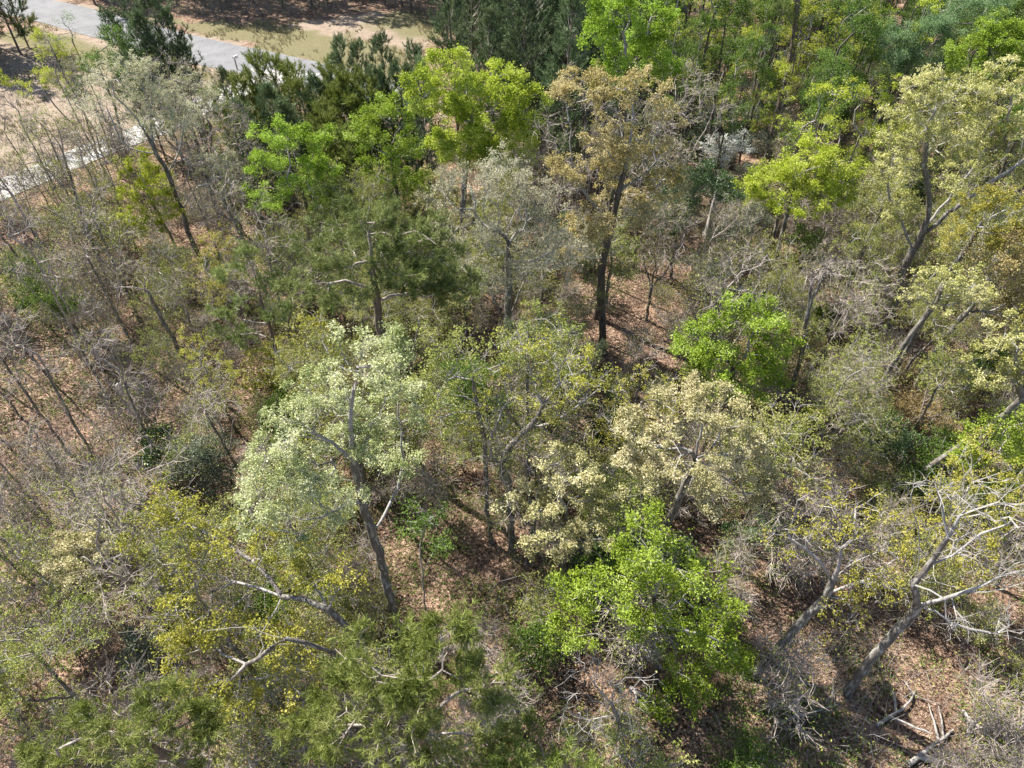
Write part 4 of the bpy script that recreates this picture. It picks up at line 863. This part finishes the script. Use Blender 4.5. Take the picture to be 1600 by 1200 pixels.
UN_OPEN = [(700, 850, 60, 70), (780, 905, 70, 70), (800, 985, 45, 45), (980, 490, 45, 35), (1250, 1010, 35, 40), (1400, 1060, 60, 50), (1240, 745, 30, 30), (1320, 1120, 110, 60), (1520, 1060, 80, 50), (1440, 990, 60, 30), (120, 720, 70, 60), (60, 600, 60, 50), (190, 800, 40, 30), (1215, 1000, 70, 60), (1270, 980, 90, 60), (1350, 1060, 70, 60), (1380, 1000, 70, 60), (1107, 335, 28, 48), (1150, 1080, 40, 30), (620, 900, 30, 60)]
ucnt = 0; upts = []
for _ in range(14000):
    if ucnt >= 600: break
    y = 7 + 95 * r_.random() ** 1.1; hwid = 24 + y * .62; x = r_.uniform(-hwid, hwid)
    u, v = project(np.array([x, y, 1.5]))
    if u < -40 or u > 1640 or v > 1240 or v < -8: continue
    if dist_poly(np.array([x]), np.array([y]), ROADC)[0] < 7 or dist_poly(np.array([x]), np.array([y]), DRIVEC)[0] < 3.4: continue
    if in_poly(np.array([x]), np.array([y]), YARD)[0] or in_poly(np.array([x]), np.array([y]), VERGE)[0]: continue
    if any(((u - a) / ra) ** 2 + ((v - b) / rb_) ** 2 < 1 for a, b, ra, rb_ in UN_OPEN): continue
    c = UNDER[int(np.clip(v // 100, 0, 11))][int(np.clip(u // 100, 0, 15))]
    if c == '.' or r_.random() < .2:
        c = 'bsgsb'[r_.integers(5)] if c != '.' else c
    if c == '.' or crowd(x, y, upts, 1.5 + y * (.013 if u < 1000 else .006)): continue
    k = r_.integers(len(SAP[c])); f = r_.uniform(.6, 1.25); nm, ct, wd = UW[c]
    place(SAP[c][k][0], nm, x, y, f, f * r_.uniform(.85, 1.2), ct, wd, SH[c][k] * f * .6); upts.append((x, y)); ucnt += 1
print('understorey', ucnt)

# ------------------------------------------------------------------ what nobody could count: brush, seedlings, fallen leaves
def forest_pts(n, y0, y1, r, power=1.0):
    y = y0 + (y1 - y0) * r.random(n) ** power; x = r.uniform(-1, 1, n) * (24 + y * .66)
    u = 800 + F * x / (y * cp + CH * sp)
    k = (dist_poly(x, y, ROADC) > 6) & (dist_poly(x, y, DRIVEC) > 3.0) & ~in_poly(x, y, YARD) & ~in_poly(x, y, VERGE) & (np.abs(u - 800) < 900)
    return x[k], y[k]
rb = np.random.default_rng(900)
# arching canes and dead stems
x, y = forest_pts(105000, 7, 100, rb, .9)
k = fbm(x, y, 6, 80) + .25 * fbm(x, y, 1.8, 84) > .68 - .12 * (rb.random(len(x)) < .25); x, y = x[k], y[k]
gu, gv = project(np.array([0, 0, 0])) if False else (None, None)
n = len(x); z = height(x, y); h = rb.uniform(.4, 1.9, n) * (.6 + .8 * fbm(x, y, 6, 80)); a = rb.uniform(0, 6.283, n); lean = rb.uniform(.1, .9, n)
p0 = np.column_stack([x, y, z]); dxy = np.column_stack([np.cos(a), np.sin(a), np.zeros(n)])
p1 = p0 + dxy * (h * lean * .35)[:, None] + np.array([0, 0, 1]) * (h * .6)[:, None] + rb.normal(size=(n, 3)) * .05
p2 = p1 + dxy * (h * lean * .6)[:, None] + np.array([0, 0, 1]) * (h * rb.uniform(-.1, .45, n))[:, None] + rb.normal(size=(n, 3)) * .1
d1, d2 = norm(p1 - p0), norm(p2 - p1); rr = rb.uniform(.005, .013, n)
g = [tubes(p0, p1, d1, d1, rr, rr * .8, 3), tubes(p1, p2, d1, d2, rr * .8, rr * .3, 3)]
V, Q = cat_geo(g); nl = len(Q)
sel = rb.random(n) < .55
VL, QL = leaves(np.concatenate([p2[sel], p1[sel] * .5 + p2[sel] * .5]), np.full(2 * sel.sum(), .16), 3, .085, rb, up=.8)
V, Q = cat_geo([(V, Q), (VL, QL)])
tag(link("undergrowth", quads_mesh("undergrowth", V, Q, [M['limb_grey'], M['sparse']], midx=np.r_[np.zeros(nl), np.ones(len(QL))])), 'tangled grey canes and small leaves covering the forest floor', 'undergrowth', kind='stuff')
# seedlings
x, y = forest_pts(150000, 7, 90, rb, 1.1)
k = fbm(x, y, 5, 90) + .35 * fbm(x, y, 1.2, 94) > .70; x, y = x[k], y[k]; n = len(x)
C = np.column_stack([x, y, height(x, y) + rb.uniform(.05, .45, n)])
V, Q = leaves(C, np.full(n, .13), 5, .085, rb, up=1.4, flat=.4)
tag(link("ground_cover", quads_mesh("ground_cover", V, Q, [M['mid']])), 'patches of low green seedlings on the brown leaf litter', 'ground cover', kind='stuff')
# fallen leaves
x, y = forest_pts(230000, 7, 50, rb, 1.2); n = len(x)
C = np.column_stack([x, y, height(x, y) + .03])
V, Q = leaves(C, np.full(n, .02), 1, .13, rb, up=1.6, asp=1.4, flat=.6)
M['fallen'] = ramp_mat("dry_fallen_leaves", G((0.07, 0.042, 0.028), (0.2, 0.132, 0.092), (0.32, 0.222, 0.157), (0.45, 0.34, 0.255)), trans=.1, rough=.8)
tag(link("fallen_leaves", quads_mesh("fallen_leaves", V, Q, [M['fallen']])), 'dry brown fallen leaves scattered over the forest floor', 'leaf litter', kind='stuff')

# ------------------------------------------------------------------ small things: mailbox, snag, fallen branches
def bm_join(fs, name, mat, parent, smooth=False):
    V, Q = cat_geo(fs); return link(name, quads_mesh(name, V, Q, [mat], smooth=smooth), parent)
def boxg(c, s_):
    c = np.array(c); h = np.array(s_) / 2
    v = np.array([[x, y, z] for x in (-1, 1) for y in (-1, 1) for z in (-1, 1)]) * h + c
    return v, np.array([[0, 1, 3, 2], [4, 6, 7, 5], [0, 4, 5, 1], [2, 3, 7, 6], [0, 2, 6, 4], [1, 5, 7, 3]])
M['paint_white'] = noise_mat("white_enamel", (.74, .74, .72), (.82, .82, .80), 12, rough=.35)
M['post_wood'] = noise_mat("weathered_post", (.20, .18, .15), (.34, .31, .27), 14, stretch=(1, 1, .2))
M['flag_red'] = noise_mat("faded_red_paint", (.35, .04, .03), (.45, .07, .05), 12, rough=.5)
Pm = ground_at(371, 109); mb = bpy.data.objects.new("mailbox", None); sc.collection.objects.link(mb); mb.location = (Pm[0], Pm[1], hz(Pm[0], Pm[1])); mb.rotation_euler = (0, 0, math.radians(62))
tag(mb, label="white mailbox on a post at the near edge of the asphalt road", cat="mailbox")
bm_join([boxg((0, 0, .55), (.10, .10, 1.1)), boxg((.12, 0, 1.125), (.44, .10, .05))], "post", M['post_wood'], mb)
a = np.linspace(0, math.pi, 9); prof = [(-.13, 1.155)] + [(-.13 * math.cos(t), 1.30 + .13 * math.sin(t)) for t in a] + [(.13, 1.155)]
pv = np.array([[x, p[0], p[1]] for x in (-.14, .42) for p in prof]); m_ = len(prof)
q = [[i, (i + 1) % m_, m_ + (i + 1) % m_, m_ + i] for i in range(m_)]
for o_ in (0, m_):
    for i in range(1, m_ // 2): q.append([o_ + i - 1, o_ + i, o_ + m_ - 1 - i, o_ + m_ - i] if i > 1 else [o_, o_ + 1, o_ + m_ - 2, o_ + m_ - 1])
body = link("box", quads_mesh("box", pv, np.array(q), [M['paint_white']]), mb)
bm_join([boxg((.435, 0, 1.28), (.02, .24, .23)), boxg((.455, 0, 1.37), (.02, .05, .03))], "door", M['paint_white'], mb)
bm_join([boxg((.1, -.145, 1.36), (.03, .012, .18)), boxg((.06, -.145, 1.43), (.1, .012, .06))], "flag", M['flag_red'], mb)

def snag(u, v, H, rad, label, lean=(0, 0), seed=1):
    P = ground_at(u, v); r = np.random.default_rng(seed); n = 14; z = np.linspace(0, H, n)
    C = np.column_stack([z * lean[0] + r.normal(size=n) * .012, z * lean[1] + r.normal(size=n) * .012, z]); ns = 12; V = []
    jag = r.uniform(-.28, .12, ns)
    for i in range(n):
        R_ = rad * (1 - .3 * i / n) * (1 + .35 * max(0, 1 - i / 2.5)); a = np.arange(ns) * 2 * np.pi / ns
        wob = 1 + .12 * np.sin(a * 3 + i * .3) + r.normal(size=ns) * .03
        zz = C[i, 2] + (jag if i == n - 1 else 0)
        V.append(np.column_stack([C[i, 0] + R_ * wob * np.cos(a), C[i, 1] + R_ * wob * np.sin(a), zz * np.ones(ns)]))
    V.append(np.tile(C[-1] - [0, 0, .35], (ns, 1)) + np.column_stack([.3 * rad * np.cos(a), .3 * rad * np.sin(a), np.zeros(ns)]))
    V = np.concatenate(V); Q = [[i * ns + j, i * ns + (j + 1) % ns, (i + 1) * ns + (j + 1) % ns, (i + 1) * ns + j] for i in range(n) for j in range(ns)]
    root = bpy.data.objects.new("snag", None); sc.collection.objects.link(root); root.location = (P[0], P[1], hz(P[0], P[1]) - .05); tag(root, label=label, cat="dead tree")
    link("trunk", quads_mesh("trunk", V, np.array(Q), [M['deadwood']], smooth=True), root)
    b0 = C[n - 3]; e = b0 + np.array([.5, -.1, .15]); d = norm((e - b0)[None])
    bm_join([tubes(b0[None], e[None], d, d, np.array([.05]), np.array([.02]), 6)], "stub", M['deadwood'], root)
snag(1105, 368, 5.0, .26, "pale broken-off dead trunk standing before the dark evergreen, below the dogwood", (.01, .02), 3)
snag(208, 640, 2.2, .2, "short snapped trunk with pale broken top in the wood at left", (-.05, .05), 8)

def fallen(pts, rad, label, seed, mat='limb_grey'):
    W = [ground_at(u, v) for u, v in pts]; W = np.array([[p[0], p[1], hz(p[0], p[1]) + rad * .8 + .03 + (.18 if 0 < i < len(pts) - 1 else 0)] for i, p in enumerate(W)])
    O = W[0].copy(); W = W - O; r = np.random.default_rng(seed)
    paths = [(-1, list(W))]
    for k in range(4):
        i = r.integers(1, len(W)) if len(W) > 2 else 1; t = r.uniform(.3, .9); p = W[i - 1] + (W[i] - W[i - 1]) * t; d = norm((W[i] - W[i - 1])[None])[0]
        sd = norm((d * .7 + np.array([-d[1], d[0], 0]) * r.choice([-1, 1]) + np.array([0, 0, r.uniform(.05, .35)]))[None])[0]; L = r.uniform(.6, 1.6)
        paths.append((0, [p, p + sd * L * .5, p + sd * L + np.array([0, 0, -.05])]))
    nodes, par = skeleton_from_paths(paths, .25); nodes = nodes + r.normal(size=nodes.shape) * .015
    R = np.zeros(len(nodes)); dist = np.zeros(len(nodes))
    for i in range(len(nodes)): 
        if par[i] >= 0: dist[i] = dist[par[i]] + np.linalg.norm(nodes[i] - nodes[par[i]])
    R = rad * np.clip(1 - dist / (dist.max() + .3), .12, 1) ** .8
    V, Q = branch_geo(nodes, par, R, np.ones(len(nodes), bool), 7)
    o = link("fallen_branch", quads_mesh("fallen_branch", V, Q, [M[mat]], smooth=True), loc=tuple(O)); tag(o, label=label, cat="fallen branch", group="fallen branches on the forest floor")
for i, (pts, rad, lab) in enumerate([
    ([(1210, 1130), (1260, 1118), (1310, 1100)], .07, "thin fallen grey branch left of the big leaning bare tree's foot"),
    ([(1368, 1135), (1412, 1105), (1430, 1080)], .08, "fallen branch lying right of the big leaning bare tree's foot"),
    ([(1505, 1110), (1530, 1140), (1610, 1152)], .09, "white fallen branch at the right edge near the bottom"),
    ([(1420, 1195), (1450, 1170), (1490, 1140)], .11, "thick fallen branch at the bottom edge in the lower right"),
    ([(985, 1075), (1010, 1092), (1030, 1100)], .12, "mossy log on the ground in front of the brightest green tree"),
    ([(815, 1030), (850, 1020), (885, 1012)], .06, "thin dark fallen branch left of the brightest green tree"),
    ([(620, 690), (650, 684), (668, 672)], .06, "pale fallen branch right of the silvery oak's crown"),
    ([(880, 720), (905, 700), (915, 690)], .07, "grey fallen branch between the crooked oak and the cream oak"),
    ([(1240, 770), (1262, 790), (1290, 795)], .06, "fallen twiggy branch on the brown patch right of the cream oak")]):
    fallen(pts, rad, lab, 300 + i)

# ------------------------------------------------------------------ labels of the many: rank among look-alikes beside a landmark
LMK = [(145, 130, 'sandy yard'), (20, 40, 'road at the top left corner'), (400, 105, 'mailbox'), (540, 70, 'grassy clearing'), (215, 130, 'pale driveway pines'), (240, 240, 'upper left grey oak'),
       (100, 260, 'forked dark-limbed tree'), (458, 250, 'vivid green upper left tree'), (600, 230, 'bright tree beside the yellow-green one'), (720, 160, 'large yellow-green tree'), (820, 60, 'dark pine stand'), (990, 50, 'soft green top tree'), (960, 230, 'tan oak crown'),
       (780, 340, 'greyish white oak'), (590, 390, 'olive pine left of centre'), (400, 470, 'slender leaning pine'), (1135, 228, 'white dogwood'), (1240, 90, 'very tall dark pine'), (1440, 70, 'feathery bluish tree'), (1565, 60, 'top right green tree'),
       (1260, 275, 'yellow-green dome tree'), (1107, 325, 'pale broken snag'), (1480, 200, 'forked pale oak'), (1575, 420, 'rusty right edge oak'), (1270, 380, 'green tree under the dome'), (1400, 470, 'forked oak trunk foot'), (1150, 540, 'rounded bright green tree'),
       (1250, 540, 'dark leaning stem'), (1555, 690, 'right edge bright bush'), (1248, 670, 'small lime green tree'), (1090, 700, 'broad cream oak'), (880, 780, 'smaller cream oak'), (850, 520, 'mint green treetop'), (942, 500, 'tan oak trunk'),
       (540, 560, 'silvery oak top'), (440, 740, 'silvery oak left side'), (600, 900, 'silvery oak trunk'), (320, 710, 'grey-green evergreen'), (80, 460, 'left edge green bush'), (208, 610, 'snapped trunk'), (130, 860, 'creamy yellow bushy tree'), (340, 860, 'yellow-olive oak'), (420, 1000, 'lower limb of yellow-olive oak'),
       (225, 1030, 'silvery dark evergreen'), (200, 1140, 'lower left pine'), (640, 1080, 'broad bottom pine'), (860, 1185, 'low bottom edge pine'), (945, 1080, 'small bleached dead tree'), (1010, 930, 'brightest green tree'), (750, 880, 'open leaf-covered patch'), (800, 690, 'crooked white-limbed oak'),
       (1190, 840, 'dark bush below cream oak'), (1240, 980, 'leaning olive oak trunk'), (1390, 1010, 'big leaning bare trunk'), (1520, 800, 'big bare tree crown'), (1550, 980, 'big bare tree right limb'), (1390, 680, 'dark evergreen at middle right'), (1580, 560, 'pale right edge oak'),
       (1100, 450, 'brush above rounded bright tree'), (60, 700, 'open slope at the left edge'), (30, 900, 'lower left edge'), (1400, 1160, 'bottom right ground'), (30, 330, 'left edge by the driveway'), (1330, 560, 'grey brush at middle right')]
LMK = [l for l in LMK if l[2] not in ('brush above rounded bright tree', 'lower left edge', 'pale driveway pines')]
ORD = ['', 'second ', 'third ', 'fourth ', 'fifth ', 'sixth ', 'seventh ', 'eighth ', 'ninth ', 'tenth ']
ORD += ['%dth ' % i for i in range(11, 200)]
buckets = {}
SHARED = {'pines at the left edge behind the sandy yard': 'dark pine in the dense stand at the top left corner behind the sandy yard',
          'pines behind the grassy clearing': 'dark-trunked pine in the shaded rows along and beyond the top edge behind the grassy clearing',
          'pines of the dark stand at top centre': 'tall dark pine in the crowded stand at top centre behind the yellow-green tree'}
for it in ITEMS:
    if it[7] in SHARED: tag(it[0], label=SHARED[it[7]], cat='tree', group=it[7])
ITEMS = [it for it in ITEMS if it[7] not in SHARED]
GR = {}
for it in ITEMS:
    o, what, ct, u, v, X, Y, grp = it
    d = [math.hypot(u - a, (v - b) * 1.15) for a, b, _ in LMK]; i = int(np.argmin(d)); dx, dy = u - LMK[i][0], v - LMK[i][1]
    side = ('right of' if dx > 0 else 'left of') if abs(dx) > abs(dy) else ('behind' if dy < 0 else 'in front of')
    buckets.setdefault((what, i, side), []).append((d[i], it))
for (what, i, side), L_ in buckets.items():
    L_.sort(key=lambda q: q[0])
    if len(L_) > 12:      # a crowd nobody could tell apart
        for _, it in L_: tag(it[0], label='one of the crowded ' + what + 's ' + side + ' the ' + LMK[i][2], cat=it[2], group=what + 's crowded ' + side + ' the ' + LMK[i][2])
        continue
    for n_, (dd, it) in enumerate(L_):
        o, _, ct, u, v, X, Y, grp = it
        lead = '' if len(L_) == 1 else ('nearest ' if n_ == 0 else ORD[n_] + 'nearest ')
        w_ = what.replace(' behind the clearing', '').replace(' at the left edge behind the yard', '').replace(' in the dark stand', '').replace(' at the end of the clearing', '')
        tag(o, label=(lead + what + ' ' + side + ' the ' + LMK[i][2]) if len((lead + what + side + LMK[i][2]).split()) < 15 else (lead + w_ + ' ' + side + ' the ' + LMK[i][2]), cat=ct, group=grp or (what + 's in the wood'))

# dry grass and weeds on the verge and in the yard
rb = np.random.default_rng(901)
x = rb.uniform(-95, 0, 60000); y = rb.uniform(55, 105, 60000)
wx = x + (fbm(x, y, 5, 21) - .5) * 7; wy = y + (fbm(x, y, 5, 31) - .5) * 7
k = (in_poly(wx, wy, YARD) | in_poly(wx, wy, VERGE)) & (dist_poly(x, y, ROADC) > 3.4) & (dist_poly(x, y, DRIVEC) > 2.4) & (fbm(x, y, 4, 62) > .50) & (rb.random(len(x)) < .6)
x, y = x[k], y[k]; n = len(x); M['dry_grass'] = ramp_mat("dry_grass_blades", G((0.16, 0.17, 0.06), (0.26, 0.24, 0.1), (0.34, 0.29, 0.17), (0.42, 0.36, 0.24)), trans=.2)
V, Q = needle_tufts(np.column_stack([x, y, height(x, y)]), norm(rb.normal(size=(n, 3)) * .2 + np.array([0, 0, 1.])), rb, per=5, length=.28, width=.05, spread=.45)
tag(link("dry_grass", quads_mesh("dry_grass", V, Q, [M['dry_grass']])), 'tufts of dry grass and weeds on the road verge and sandy yard', 'grass', kind='stuff')
